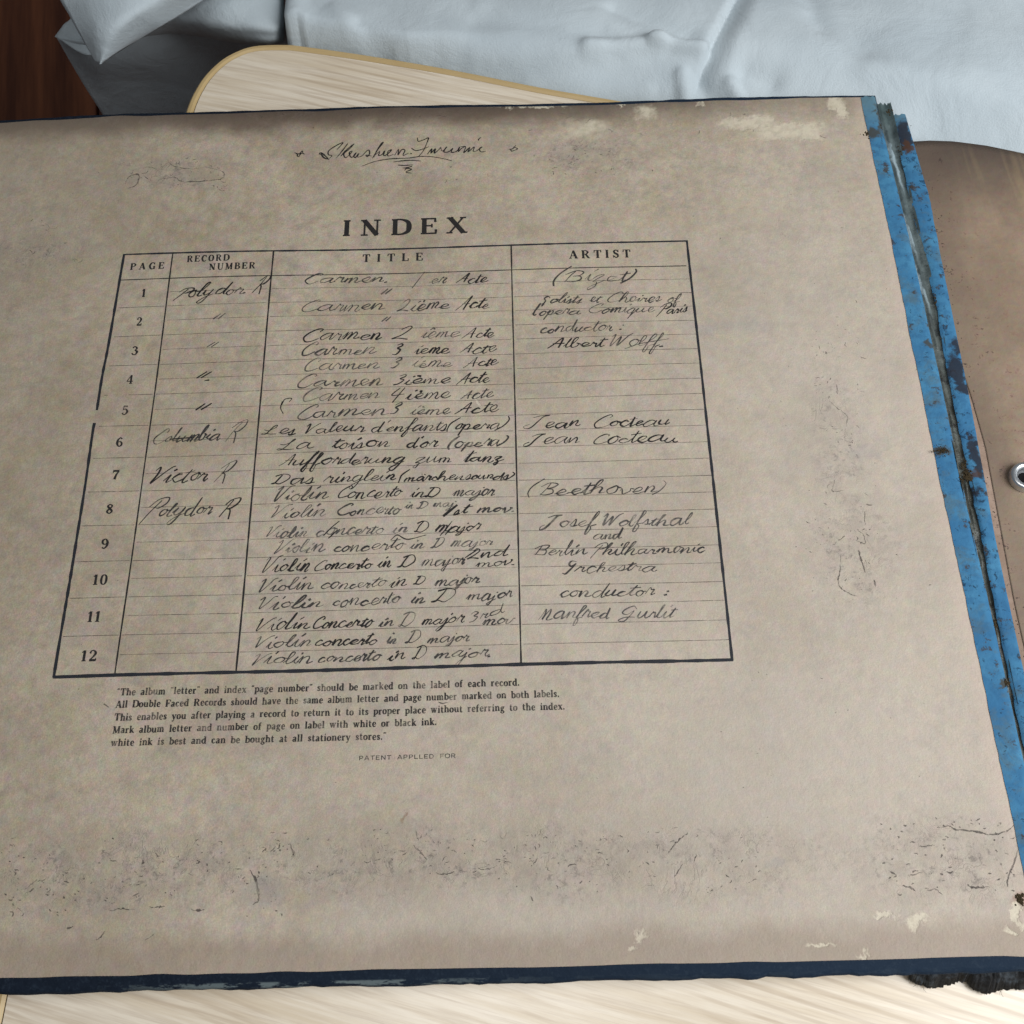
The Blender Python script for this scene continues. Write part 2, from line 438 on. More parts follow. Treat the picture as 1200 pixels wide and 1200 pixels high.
# ------------------------------------------------------------------ low table
TZ = -.012
table = empty('low_table', 'pale ash wood low table with rounded corner and yellow edge band under the record album', 'table', (.25, -.1, FZ + .001))
TL = Vector((.25, -.1, FZ + .001))


def outline(inset):
    """table outline, anticlockwise from the left front, with one measured rounded corner"""
    back = Vector((math.cos(TA), math.sin(TA))); nb = Vector((-math.sin(TA), math.cos(TA)))
    # control points of the visible rounded corner
    P = [(-.0098, -.30), (-.0075, -.245), (-.0020, -.12), (.0040, -.01), (.0076, .05), (.0096, .080), (.0133, .0957), (.0188, .106), (.0253, .1126),
         (.0342, .1168), (.0469, .1172), (.0560, .1158), (.0834, .1095), (.1191, .1000), (.1541, .0893), (.185, .0810), (.30, .0500), (.42, .018)]
    P = cr(P, 5)
    P += [(.50 + .03 * math.cos(a), -.035 + .03 * math.sin(a)) for a in np.linspace(rad(75), 0, 8)]
    P += [(.50 + .03 * math.cos(a), -.50 + .03 * math.sin(a)) for a in np.linspace(0, rad(-90), 8)]
    P += [(.03 + .03 * math.cos(a), -.50 + .03 * math.sin(a)) for a in np.linspace(rad(-90), rad(-180), 8)]
    P = [Vector(p) for p in P]; n = len(P); out = []
    for i in range(n):
        d = (P[(i + 1) % n] - P[i - 1]).normalized()
        out.append(P[i] + Vector((d.y, -d.x)) * inset)
    return out


def slab(outer, z0, z1, inner=None):
    mb = MB(); n = len(outer)
    o0 = [(p.x, p.y, z0) for p in outer]; o1 = [(p.x, p.y, z1) for p in outer]
    if inner is None:
        mb.face(o1[::-1]); mb.face(o0)
        for i in range(n): j = (i + 1) % n; mb.face([o0[j], o0[i], o1[i], o1[j]])
    else:
        i0 = [(p.x, p.y, z0) for p in inner]; i1 = [(p.x, p.y, z1) for p in inner]
        mid = [(p.x * .75 + q.x * .25, p.y * .75 + q.y * .25, z1 + .0006) for p, q in zip(outer, inner)]
        mid2 = [(p.x * .35 + q.x * .65, p.y * .35 + q.y * .65, z1 + .0006) for p, q in zip(outer, inner)]
        for i in range(n):
            j = (i + 1) % n
            mb.face([o0[j], o0[i], o1[i], o1[j]]); mb.face([o1[j], o1[i], mid[i], mid[j]]); mb.face([mid[j], mid[i], mid2[i], mid2[j]])
            mb.face([mid2[j], mid2[i], i1[i], i1[j]]); mb.face([i1[j], i1[i], i0[i], i0[j]]); mb.face([i0[j], i0[i], o0[i], o0[j]])
    return mb


BW = .0030
slab(outline(BW + .00045), TZ - .020, TZ).build('table_top', M_VENEER, table, loc=TL)
slab(outline(0), TZ - .021, TZ - .0003, outline(BW)).build('edge_band', M_BAND, table, smooth=False, loc=TL)
# legs
for (lx, ly) in ((.04, .03), (.44, -.04), (.04, -.46), (.46, -.46)):
    mb = MB(); rings = []
    for k in range(2):
        z = (FZ + .001, TZ - .0205)[k]; r = (.011, .016)[k]
        rings.append([(lx + r * math.cos(a), ly + r * math.sin(a), z) for a in np.linspace(0, 2 * math.pi, 17)])
    mb.grid(rings); mb.face(rings[0][:-1][::-1]); mb.build('leg', M_BAND, table, loc=TL)

# ------------------------------------------------------------------ bedding
bed = empty('bed_sheet', 'white rumpled cotton bed sheet with folded corners behind the pale wood table', 'bed sheet', (.2, .3, FZ + .001))
BL = Vector((.2, .3, FZ + .001))


def rim(x):
    if x < .056: return .1172
    return float(np.interp(x, [.056, .0834, .1191, .1541, .185, .30, .42, .9], [.1158, .1095, .1000, .0893, .0810, .0500, .018, -.11]))


def seg(x, y, a, b):
    ax, ay = a; bx, by = b; dx, dy = bx - ax, by - ay; t = ((x - ax) * dx + (y - ay) * dy) / (dx * dx + dy * dy)
    tc = min(1, max(0, t)); qx, qy = ax + tc * dx, ay + tc * dy
    L = math.hypot(dx, dy); s = ((x - ax) * dy - (y - ay) * dx) / L
    return math.hypot(x - qx, y - qy), s, t


def W(px, py, z=-.006): return at(px, py, z)[:2]


ridges = [  # (a, b, sigma, amplitude)
    (W(560, 62), W(700, 61), .0050, .0016), (W(690, 60), W(772, 57), .0032, .0030), (W(765, 55), W(822, 64), .0022, .0032),
    (W(720, 20), W(806, 50), .0040, -.0018), (W(560, 30), W(700, 46), .0055, -.0010), (W(420, 36), W(452, 52), .0030, -.0022),
    (W(395, 20), W(430, 50), .0035, .0012), (W(800, 82), W(812, 112), .0022, .0022), (W(858, 92), W(878, 116), .0022, .0022),
    (W(875, 84), W(905, 92), .0050, -.0030), (W(822, 84), W(840, 104), .0045, -.0028), (W(345, -40), W(352, 50), .0040, .0018),
    (W(950, 30), W(1010, 70), .0060, -.0010), (W(1020, 90), W(1200, 130), .0060, .0012), (W(460, -20), W(560, 10), .006, .0010),
    (W(940, -40), W(960, 40), .005, -.0012), (W(620, 80), W(760, 92), .0040, .0014), (W(700, 108), W(790, 100), .0030, -.0010)]
FLIP = False
fa, fb = W(905, -60), W(826, 100)      # tuck running down to the table


def sheet_z(x, y):
    v = y - rim(x)
    cy = .111 - .03 * smooth01(.20, .34, x)
    z = -.021 + .0175 * math.sin(min(1, max(0, v / max(.006, cy - rim(x)))) * math.pi / 2) - .004 * smooth01(cy, cy + .05, y)
    for a, b, sg, am in ridges:
        d, s, t = seg(x, y, a, b)
        if d < 3 * sg: z += am * math.exp(-(d / sg) ** 2)
    d, s, t = seg(x, y, fa, fb)
    if t < 1.15:
        k = 1 - smooth01(.8, 1.1, t)
        z += k * -.0042 * (smooth01(-.0062, -.0050, s) * (1 - smooth01(-.0050, .0060, s)) if FLIP else smooth01(.0062, .0050, s) * (1 - smooth01(.0050, -.0060, s)))
    z += .0016 * n2(x * 22, y * 22, 1) + .0008 * n2(x * 60 + y * 20, y * 50, 2) + .006 * n2(x * 7, y * 7, 4) * smooth01(.12, .25, y)
    z -= .045 * (1 - smooth01(.0462, .0505, x)) ** 1.5
    return z


mb = MB(); rows = []
vs_ = [-.004, -.002] + list(np.linspace(0, .13, 130)) + list(np.linspace(.135, .6, 60))
xs_ = list(np.linspace(.0458, .37, 240)) + list(np.linspace(.375, .8, 40))
for v in vs_:
    r = []
    for x in xs_:
        y = rim(x) + v
        z = sheet_z(x, y) if v >= 0 else -.024 + v * 3
        if v < 0: y = rim(x) + .0006
        r.append((x, y + .0008, z))
    rows.append(r)
mb.grid(rows); ms = mb.build('main_sheet', M_SHEET, bed, smooth=True, loc=BL); solidify(ms, .0012)


def patch(name, G, n=10, wr=.0008, freq=60, seed=3, thick=.0012):
    """cloth patch through a grid of (photo x, photo y, height) control points"""
    rowsW = [[at(*p) for p in r] for r in G]
    A = [cr(r, n) for r in rowsW]
    cols = list(zip(*A)); B = [cr(list(c), n) for c in cols]
    rows = list(zip(*B))
    out = [[(p[0], p[1], p[2] + wr * n2(p[0] * freq, p[1] * freq, seed)) for p in r] for r in rows]
    mb = MB(); mb.grid(out); o = mb.build(name, M_SHEET, bed, smooth=True, loc=BL); solidify(o, thick)
    return o


# layer hanging down beside the table, in the shade of the folds above
patch('hanging_side', [[(66, 43, -.045), (100, 48, -.040), (150, 40, -.038), (210, 30, -.038), (270, 30, -.04), (345, 20, -.045)],
                       [(80, 68, -.062), (112, 74, -.058), (160, 66, -.055), (215, 58, -.055), (270, 55, -.055), (345, 50, -.06)],
                       [(100, 102, -.085), (130, 104, -.085), (175, 98, -.082), (225, 95, -.08), (280, 90, -.08), (350, 85, -.085)],
                       [(128, 146, -.12), (155, 148, -.12), (195, 148, -.118), (240, 146, -.115), (290, 140, -.115), (360, 135, -.12)],
                       [(160, 200, -.17), (190, 205, -.17), (225, 205, -.17), (265, 200, -.17), (310, 195, -.17), (380, 190, -.17)]], wr=.002, freq=35)
# small corner of the layer beneath, catching light
patch('lower_corner', [[(100, -90, -.035), (150, -90, -.035), (220, -90, -.035), (300, -90, -.035)],
                       [(88, 8, -.038), (130, 5, -.036), (190, 0, -.036), (290, 0, -.036)],
                       [(74, 30, -.042), (100, 36, -.040), (140, 20, -.038), (200, -20, -.038)],
                       [(64, 43, -.046), (103, 65, -.046), (135, 45, -.042), (195, 5, -.042)]], wr=.0006)
# fold between the flap and the main sheet
patch('side_fold', [[(150, -120, -.022), (200, -120, -.012), (260, -120, -.008), (318, -120, -.010), (331, -120, -.016), (333, -120, -.04)],
                    [(150, -20, -.024), (200, -20, -.013), (260, -20, -.008), (318, -20, -.009), (331, -20, -.015), (333.5, -18, -.04)],
                    [(155, 20, -.028), (205, 14, -.018), (262, 16, -.010), (318, 20, -.009), (331, 20, -.015), (334, 22, -.04)],
                    [(160, 36, -.034), (208, 30, -.026), (262, 36, -.017), (316, 40, -.013), (330, 38, -.018), (333, 40, -.04)],
                    [(163, 46, -.046), (210, 40, -.042), (262, 47, -.034), (306, 53, -.026), (328, 50, -.026), (332, 50, -.045)],
                    [(165, 44, -.07), (212, 40, -.07), (262, 46, -.07), (306, 50, -.07), (326, 48, -.07), (330, 47, -.07)]], wr=.0006)
# white flap turned back over everything, tip pointing at the viewer
patch('turned_back_corner', [[(30, -120, .004), (110, -120, .012), (210, -120, .012), (340, -120, .004), (420, -120, -.01)],
                             [(62, -20, .002), (118, -24, .010), (190, -30, .012), (268, -36, .008), (330, -50, -.004)],
                             [(82, 20, -.002), (115, 12, .006), (160, 2, .009), (210, -6, .006), (262, -14, -.004)],
                             [(97, 47, -.006), (114, 42, .001), (138, 33, .004), (170, 22, .002), (205, 21, -.006)],
                             [(112, 73, -.011), (115, 74, -.010), (119, 74, -.009), (135, 64, -.009), (160, 49, -.012)]], wr=.0005)

# ------------------------------------------------------------------ record album
ALB = (.1, -.1, TZ)
album = empty('record_album', 'old gramophone record album lying open at its handwritten index page', 'record album', ALB)
AL = Vector(ALB)
# materials above use object coordinates = scene coordinates for the album, so parts keep their own origin at the scene origin


def part(mb, name, mat, parent=None, smooth=False):
    o = mb.build(name, mat, None, smooth)
    if parent is None:
        o.parent = album; o.matrix_parent_inverse = Matrix.Translation(-AL)
    else:
        o.parent = parent
    return o


# cover board with rounded edges
PX0, PX1, PY0, PY1 = -.0820, .2792, -.2394, .0656
CY0, CY1 = -.2434, .0676


def bow(x): return .0022 * max(0, math.cos((x - .135) / .20 * math.pi / 2)) if abs(x - .135) < .2 else 0


prof = [(CY0 + .0012, -.0042), (CY0 + .0002, -.0036), (CY0, -.0026), (CY0 + .0001, -.0017), (CY0 + .0006, -.0010), (CY0 + .0014, -.0006), (CY0 + .0026, -.00045), (-.238, -.0005)] + [(float(q), -.0005) for q in np.linspace(-.234, .060, 90)] + [(.064, -.0005), (.0660, -.0005), (CY1 - .0003, -.0008), (CY1, -.0018), (CY1 - .0002, -.0034), (CY1 - .001, -.0042)]
rows = []
for x in np.linspace(-.0860, .2838, 150):
    r = []
    for (y, z) in prof:
        jit = .00035 * n2(x * 160, 0, 5) + .0002 * n2(x * 480, 3, 6)
        yy = y + (jit if abs(y - CY0) < .004 else .5 * jit if abs(y - CY1) < .003 else 0) + bow(x) * smooth01(.03, .065, y)
        r.append((x, yy, z + hp(x, y)))
    rows.append(r)
mb = MB(); mb.grid([list(q) for q in zip(*rows)])
mb.face([rows[0][i] for i in range(len(prof))]); mb.face([rows[-1][i] for i in range(len(prof))][::-1])
bot = [[(x, y, -.0042) for x in (-.086, .2838)] for y in (CY1 - .001, CY0 + .0012)]; mb.grid(bot)
cover = part(mb, 'cover_board', M_COVER)

# index paper
rows = []
ny, nx = 110, 130
for j in range(ny + 1):
    y = PY0 + (PY1 - PY0) * j / ny; r = []
    for i in range(nx + 1):
        x = PX0 + (PX1 - PX0) * i / nx
        yy = y + bow(x) * smooth01(.03, .0656, y)
        if j == 0: yy += .00022 * n2(x * 120, 7, 8)
        if j == ny: yy += .00040 * n2(x * 90, 9, 9) - .00025
        r.append((x, yy, hp(x, y)))
    rows.append(r)
mb = MB(); mb.grid([r[::-1] for r in rows])
mb.grid([[(p[0], p[1], p[2]) for p in rows[0]], [(p[0], p[1] + .00005, p[2] - .00035) for p in rows[0]]])
mb.grid([[(p[0], p[1] - .00005, p[2] - .00035) for p in rows[-1]], [(p[0], p[1], p[2]) for p in rows[-1]]])
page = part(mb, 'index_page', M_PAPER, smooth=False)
page['label'] = 'browned index page with printed table and handwriting'

zc = [0]


def lay(x, y): return hp(x, y) + .00005


def P(px, py): return at(px, py, 0)[:2]


def dens(a, b, step=.0025):
    n = max(1, int(math.ceil(math.hypot(b[0] - a[0], b[1] - a[1]) / step)))
    return [(a[0] + (b[0] - a[0]) * i / n, a[1] + (b[1] - a[1]) * i / n) for i in range(n + 1)]


def rule(name, a, b, wd, mat, jit=.0, gaps=(), seed=0, dz=0.):
    pts = dens(P(*a), P(*b), .0012)
    mb = MB(); cur = []
    for i, (x, y) in enumerate(pts):
        t = i / max(1, len(pts) - 1)
        if any(g0 < t < g1 for g0, g1 in gaps):
            mb.ribbon(cur); cur = []; continue
        ww = wd * (1 + .22 * n2(i * .45, seed, 3))
        cur.append((x + jit * n2(i * .05, seed, 1), y + jit * n2(i * .05, seed, 2), lay(x, y) + dz, ww))
    mb.ribbon(cur)
    return part(mb, name, mat, page)


# --- the printed table
TLc, TRc, BRc, BLc = (146, 299), (805, 281.5), (858, 773), (63, 793)
rule('table_border', (145, 299.2), (806, 281.6), .00070, M_BOLD, .00005)
rule('table_border', (805, 281), (858.5, 774), .00085, M_BOLD, .00006, seed=1)
rule('table_border', (62, 793.3), (859, 772.8), .00105, M_BOLD, .00006, seed=2)
# left border is rubbed away for a short stretch beside number 5
L_pts = [(146, 298.5), (127, 400), (119, 440), (113, 480), (108, 508), (100, 566), (90, 628), (80, 690), (63, 794)]
for k, (a, b) in enumerate(((0, 3), (4, 8))):
    mb = MB(); cc = []
    src = L_pts[a:b + 1]
    if k: src = [(110.3, 495)] + src
    for q in cr([P(*p) for p in src], 30):
        cc.append((q[0], q[1], lay(*q), .00092 * (1 + .2 * n2(q[1] * 500, 1, 4))))
    mb.ribbon(cc); part(mb, 'table_border', M_BOLD, page)
rule('column_line', (203.2, 297.5), (134.7, 791), .00048, M_PRINT, .00004, seed=3)
rule('column_line', (321, 294), (276.5, 787), .00055, M_PRINT, .00004, seed=4)
rule('column_line', (599, 287), (610.8, 779), .00048, M_PRINT, .00004, seed=5)


def colx(k, y):
    a, b = [((146, 299), (63, 793)), ((203.2, 297.5), (134.7, 791)), ((321, 294), (276.5, 787)), ((599, 287), (610.8, 779)), ((805, 281), (858, 773))][k]
    return a[0] + (b[0] - a[0]) * (y - a[1]) / (b[1] - a[1])


rule('header_line', (142, 328.6), (804.5, 310.8), .00036, M_PRINT, .00004, seed=6)
vv = [328.5, 360.4, 393.7, 427.7, 462.5, 499, 536.8, 576.3, 616, 658, 701, 746, 793.3]   # row heights along the left border


def rowend(y):   # the matching height on the right border
    return 773 + (y - 793.3) * (773 - 310.8) / (793.3 - 328.5) - .0 + .000135 * (y - 328.5) * (y - 793.3) * .0


slope = lambda y: (-.0268 + (y - 300) * .0000035)
for i in range(12):
    y0, y1 = vv[i], vv[i + 1]
    ym = y0 + (y1 - y0) * .49
    # full row rule
    if i < 11:
        Y = y1
        a = (colx(0, Y) + 3, Y); b = (colx(1, Y) - 2, Y + slope(Y) * (colx(1, Y) - colx(0, Y)))
        rule('row_line', a, b, .00022, M_RULE, .00003, gaps=((.1, .45),) if i in (3,) else (), seed=10 + i)
        for c0, c1 in ((1, 2), (2, 3), (3, 4)):
            xa, xb = colx(c0, Y) + 2, colx(c1, Y) - 2
            rule('row_line', (xa, Y + slope(Y) * (xa - colx(0, Y))), (xb, Y + slope(Y) * (xb - colx(0, Y))), .00020, M_RULE, .00003, seed=40 + i * 3 + c0)
    for c0, c1 in ((1, 2), (2, 3), (3, 4)):
        xa, xb = colx(c0, ym) + 3, colx(c1, ym) - 3
        rule('row_line', (xa, ym + slope(ym) * (xa - colx(0, ym))), (xb, ym + slope(ym) * (xb - colx(0, ym))), .00018, M_RULE, .00003, seed=90 + i * 3 + c0)

# --- printed letters: strokes of (x, y, width); capitals 1 high
T_, t_ = .19, .075


def sf(x, y, hw=.16): return [(x - hw, y, .075), (x + hw, y, .075)]


def st(x, y0=0, y1=1, w=T_): return [(x, y0, w), (x, y1, w)]


def sm(*p): return ('s', list(p))


ROM = {
    'I': (.40, [st(.2), sf(.2, .037), sf(.2, .963)]),
    'N': (.98, [st(.2, 0, 1, .08), [(.17, .97, .2), (.78, .02, .2)], st(.78, 0, 1, .08), sf(.2, .037), sf(.14, .963, .12), sf(.78, .963)]),
    'D': (.92, [st(.2), sf(.18, .037, .14), sf(.18, .963, .14), sm((.2, .96, .08), (.5, .96, .09), (.78, .8, .17), (.84, .5, .22), (.78, .2, .17), (.5, .04, .09), (.2, .04, .08))]),
    'E': (.80, [st(.2), sf(.18, .037, .14), sf(.18, .963, .14), [(.2, .96, .08), (.72, .96, .08)], [(.2, .52, .075), (.55, .52, .075)], [(.2, .04, .08), (.75, .04, .08)],
                [(.70, 1, .07), (.70, .74, .11)], [(.73, 0, .07), (.74, .28, .11)], [(.55, .64, .07), (.55, .40, .07)]]),
    'F': (.76, [st(.2), sf(.2, .037, .17), sf(.18, .963, .14), [(.2, .96, .08), (.70, .96, .08)], [(.2, .5, .075), (.52, .5, .075)], [(.68, 1, .07), (.68, .72, .11)], [(.52, .64, .07), (.52, .36, .07)]]),
    'X': (.95, [[(.16, .98, .2), (.78, .02, .2)], [(.76, .98, .08), (.14, .02, .08)], sf(.16, .963, .16), sf(.76, .963, .14), sf(.14, .037, .14), sf(.80, .037, .16)]),
    'P': (.80, [st(.2), sf(.2, .037, .17), sf(.18, .963, .14), sm((.2, .96, .08), (.5, .96, .09), (.70, .74, .19), (.5, .5, .09), (.2, .5, .08))]),
    'A': (.92, [[(.44, 1, .08), (.13, .02, .08)], [(.44, 1, .2), (.76, .02, .2)], [(.22, .34, .075), (.66, .34, .075)], sf(.13, .037, .13), sf(.76, .037, .16)]),
    'G': (.92, [sm((.80, .74, .08), (.62, .95, .1), (.34, .9, .17), (.16, .5, .21), (.34, .08, .17), (.62, .05, .1), (.78, .2, .1)), [(.78, 1, .07), (.80, .66, .08)], [(.77, 0, .17), (.77, .42, .17)], sf(.75, .42, .16)]),
    'R': (.92, [st(.2), sf(.2, .037, .17), sf(.18, .963, .14), sm((.2, .96, .08), (.5, .96, .09), (.68, .75, .18), (.5, .53, .09), (.2, .53, .08)), [(.46, .52, .16), (.74, .03, .17)], sf(.80, .037, .1)]),
    'C': (.86, [sm((.76, .72, .08), (.58, .95, .1), (.32, .88, .18), (.16, .5, .21), (.32, .1, .18), (.58, .04, .1), (.78, .24, .08)), [(.75, 1, .07), (.76, .66, .08)]]),
    'O': (.92, [sm((.45, .97, .09), (.22, .84, .16), (.13, .5, .2), (.22, .16, .16), (.45, .03, .09), (.68, .16, .16), (.77, .5, .2), (.68, .84, .16), (.45, .97, .09))]),
    'U': (.92, [[(.2, 1, .18), (.2, .3, .18)], sm((.2, .34, .18), (.26, .1, .13), (.46, .03, .09), (.68, .12, .09), (.74, .4, .08)), [(.74, .38, .08), (.74, 1, .08)], sf(.2, .963), sf(.74, .963, .13)]),
    'M': (1.1, [st(.18, 0, 1, .08), [(.2, .98, .2), (.52, .05, .15)], [(.52, .05, .08), (.86, .98, .08)], st(.88), sf(.16, .037, .14), sf(.88, .037), sf(.14, .963, .12), sf(.92, .963, .13)]),
    'B': (.84, [st(.2), sf(.18, .037, .14), sf(.18, .963, .14), sm((.2, .96, .08), (.48, .96, .09), (.64, .76, .17), (.48, .54, .08), (.2, .54, .08)), sm((.2, .54, .08), (.52, .53, .09), (.72, .28, .19), (.5, .04, .09), (.2, .04, .08))]),
    'T': (.84, [st(.42), sf(.42, .037, .17), [(.06, .96, .08), (.78, .96, .08)], [(.08, 1, .07), (.07, .70, .1)], [(.76, 1, .07), (.77, .70, .1)]]),
    'L': (.78, [st(.2), sf(.18, .037, .14), sf(.2, .963), [(.2, .04, .08), (.70, .04, .08)], [(.71, 0, .07), (.72, .34, .1)]]),
    'S': (.70, [sm((.58, .74, .08), (.42, .96, .1), (.18, .84, .15), (.24, .6, .19), (.5, .42, .19), (.56, .16, .14), (.34, .03, .1), (.12, .26, .08)), [(.60, 1, .06), (.60, .7, .08)], [(.10, 0, .06), (.10, .3, .08)]]),
    '1': (.52, [st(.28, 0, 1, .2), sf(.28, .04, .18), [(.28, .97, .1), (.08, .80, .08)]]),
    '2': (.66, [sm((.12, .70, .16), (.18, .92, .1), (.38, .96, .1), (.54, .74, .2), (.40, .42, .13), (.14, .12, .09)), [(.10, .08, .18), (.60, .08, .18)], [(.6, .04, .1), (.60, .28, .06)]]),
    '3': (.64, [sm((.10, .80, .14), (.30, .96, .1), (.50, .76, .18), (.36, .54, .09)), sm((.30, .54, .09), (.56, .36, .2), (.42, .04, .12), (.18, .03, .1), (.08, .2, .16))]),
    '4': (.66, [st(.44, 0, 1, .17), sf(.44, .04, .15), [(.42, .98, .07), (.06, .30, .07)], [(.04, .30, .09), (.64, .30, .09)]]),
    '5': (.64, [[(.16, .95, .08), (.13, .54, .08)], [(.14, .92, .17), (.52, .92, .17)], sm((.13, .52, .08), (.34, .62, .1), (.54, .34, .2), (.38, .04, .12), (.16, .04, .1), (.08, .2, .16))]),
    '6': (.66, [sm((.54, .84, .14), (.38, .96, .1), (.18, .74, .17), (.14, .34, .2), (.32, .04, .1), (.54, .18, .17), (.52, .44, .15), (.34, .56, .08), (.18, .42, .08))]),
    '7': (.62, [[(.10, .90, .18), (.58, .90, .18)], [(.09, 1, .06), (.08, .68, .08)], sm((.56, .88, .1), (.36, .5, .15), (.26, .02, .22))]),
    '8': (.66, [sm((.33, .96, .1), (.14, .78, .15), (.33, .53, .19), (.54, .26, .16), (.33, .04, .1), (.12, .24, .16), (.33, .53, .12), (.52, .78, .13), (.33, .96, .1))]),
    '9': (.66, [sm((.48, .58, .08), (.32, .44, .08), (.14, .56, .15), (.12, .82, .17), (.34, .96, .1), (.52, .66, .2), (.48, .26, .17), (.28, .04, .1), (.12, .16, .14))]),
    '0': (.66, [sm((.33, .97, .08), (.17, .84, .15), (.12, .5, .19), (.17, .16, .15), (.33, .03, .08), (.49, .16, .15), (.54, .5, .19), (.49, .84, .15), (.33, .97, .08))]),
    ' ': (.36, [])}
X_ = .66
LOW = {
    'a': (.60, [sm((.10, .54, .13), (.24, .64, .09), (.42, .54, .16), (.42, .12, .17), (.56, .03, .08)), sm((.42, .38, .07), (.2, .32, .1), (.10, .15, .17), (.22, .03, .1), (.42, .14, .08))]),
    'b': (.66, [st(.16, 0, 1, .17), [(.0, .965, .07), (.16, .965, .07)], sm((.16, .5, .08), (.34, .64, .1), (.54, .5, .16), (.55, .2, .17), (.34, .03, .1), (.16, .1, .07))]),
    'c': (.56, [sm((.46, .5, .15), (.34, .63, .09), (.14, .5, .16), (.13, .2, .18), (.30, .03, .1), (.50, .14, .08))]),
    'd': (.68, [st(.50, 0, 1, .17), sf(.56, .035, .12), [(.32, .965, .07), (.50, .965, .07)], sm((.50, .56, .07), (.32, .64, .1), (.12, .48, .16), (.12, .2, .17), (.32, .03, .1), (.50, .14, .07))]),
    'e': (.58, [[(.12, .34, .07), (.50, .34, .07)], sm((.50, .34, .14), (.42, .60, .1), (.24, .62, .1), (.12, .40, .17), (.18, .10, .15), (.36, .02, .1), (.52, .14, .07))]),
    'f': (.46, [sm((.18, 0, .17), (.18, .7, .17), (.26, .95, .1), (.44, .95, .12)), sf(.18, .035, .16), [(.02, .62, .08), (.38, .62, .08)]]),
    'g': (.62, [sm((.28, .65, .08), (.12, .46, .15), (.28, .24, .08), (.44, .46, .15), (.28, .65, .08)), sm((.18, .24, .07), (.12, .12, .12), (.36, .04, .16), (.52, -.12, .13), (.3, -.28, .09), (.08, -.14, .12), (.2, .02, .07)), [(.42, .58, .08), (.60, .64, .12)]]),
    'h': (.70, [st(.16, 0, 1, .17), sf(.16, .035), [(0, .965, .07), (.16, .965, .07)], sm((.16, .46, .07), (.34, .64, .09), (.52, .52, .14), (.54, 0, .17)), sf(.54, .035, .15)]),
    'i': (.36, [st(.18, 0, X_, .17), sf(.18, .035), [(.02, .63, .07), (.18, .63, .07)], [(.10, .88, .18), (.27, .88, .18)]]),
    'k': (.68, [st(.16, 0, 1, .17), sf(.16, .035), [(0, .965, .07), (.16, .965, .07)], [(.2, .26, .08), (.50, .62, .08)], [(.28, .38, .16), (.56, .03, .16)], sf(.56, .035, .12), sf(.5, .63, .12)]),
    'l': (.36, [st(.18, 0, 1, .17), sf(.18, .035), [(.02, .965, .07), (.18, .965, .07)]]),
    'm': (1.02, [st(.16, 0, X_, .17), sf(.16, .035, .14), [(.0, .63, .07), (.16, .63, .07)], sm((.16, .46, .07), (.32, .64, .09), (.47, .52, .14), (.49, 0, .17)), sf(.49, .035, .13), sm((.49, .46, .07), (.66, .64, .09), (.81, .52, .14), (.83, 0, .17)), sf(.83, .035, .14)]),
    'n': (.70, [st(.16, 0, X_, .17), sf(.16, .035, .15), [(.0, .63, .07), (.16, .63, .07)], sm((.16, .46, .07), (.34, .64, .09), (.52, .52, .14), (.54, 0, .17)), sf(.54, .035, .15)]),
    'o': (.62, [sm((.30, .64, .08), (.12, .5, .16), (.12, .16, .16), (.30, .02, .08), (.49, .16, .16), (.49, .5, .16), (.30, .64, .08))]),
    'p': (.66, [st(.16, -.28, X_, .17), sf(.16, -.26), [(.0, .63, .07), (.16, .63, .07)], sm((.16, .5, .08), (.34, .64, .1), (.54, .5, .16), (.55, .2, .17), (.34, .03, .1), (.16, .1, .07))]),
    'r': (.52, [st(.16, 0, X_, .17), sf(.18, .035, .17), [(.0, .63, .07), (.16, .63, .07)], sm((.16, .42, .07), (.30, .62, .09), (.46, .56, .17))]),
    's': (.50, [sm((.40, .50, .09), (.26, .63, .1), (.10, .52, .13), (.22, .35, .16), (.40, .18, .14), (.26, .03, .1), (.08, .14, .1)), [(.41, .64, .05), (.41, .44, .06)], [(.07, 0, .05), (.07, .2, .06)]]),
    't': (.46, [sm((.18, .88, .10), (.18, .3, .17), (.22, .06, .14), (.42, .08, .08)), [(.02, .62, .08), (.40, .62, .08)]]),
    'u': (.70, [sm((.15, X_, .17), (.15, .24, .17), (.26, .03, .1), (.50, .16, .07)), st(.52, 0, X_, .17), [(.0, .63, .07), (.15, .63, .07)], [(.38, .63, .07), (.52, .63, .07)], sf(.60, .035, .09)]),
    'v': (.64, [[(.12, X_, .17), (.33, .0, .15)], [(.33, 0, .08), (.54, X_, .08)], sf(.12, .63, .14), sf(.54, .63, .12)]),
    'w': (.94, [[(.12, X_, .17), (.30, .0, .14)], [(.30, 0, .08), (.47, X_, .08)], [(.44, X_, .17), (.62, 0, .14)], [(.62, 0, .08), (.80, X_, .08)], sf(.12, .63, .14), sf(.46, .63, .13), sf(.80, .63, .12)]),
    'x': (.64, [[(.12, X_, .17), (.52, 0, .17)], [(.50, X_, .08), (.12, 0, .08)], sf(.14, .63, .13), sf(.50, .63, .12), sf(.12, .035, .12), sf(.52, .035, .13)]),
    'y': (.64, [[(.12, X_, .17), (.34, .02, .15)], sm((.55, X_, .08), (.34, .0, .08), (.22, -.26, .08), (.08, -.22, .15)), sf(.12, .63, .14), sf(.54, .63, .12)]),
    '.': (.28, [[(.05, .07, .17), (.21, .07, .17)]]),
    '“': (.42, [[(.06, .80, .15), (.16, 1.0, .05)], [(.24, .80, .15), (.34, 1.0, .05)]]),
    '”': (.42, [[(.08, .78, .05), (.14, .98, .15)], [(.26, .78, .05), (.32, .98, .15)]])}
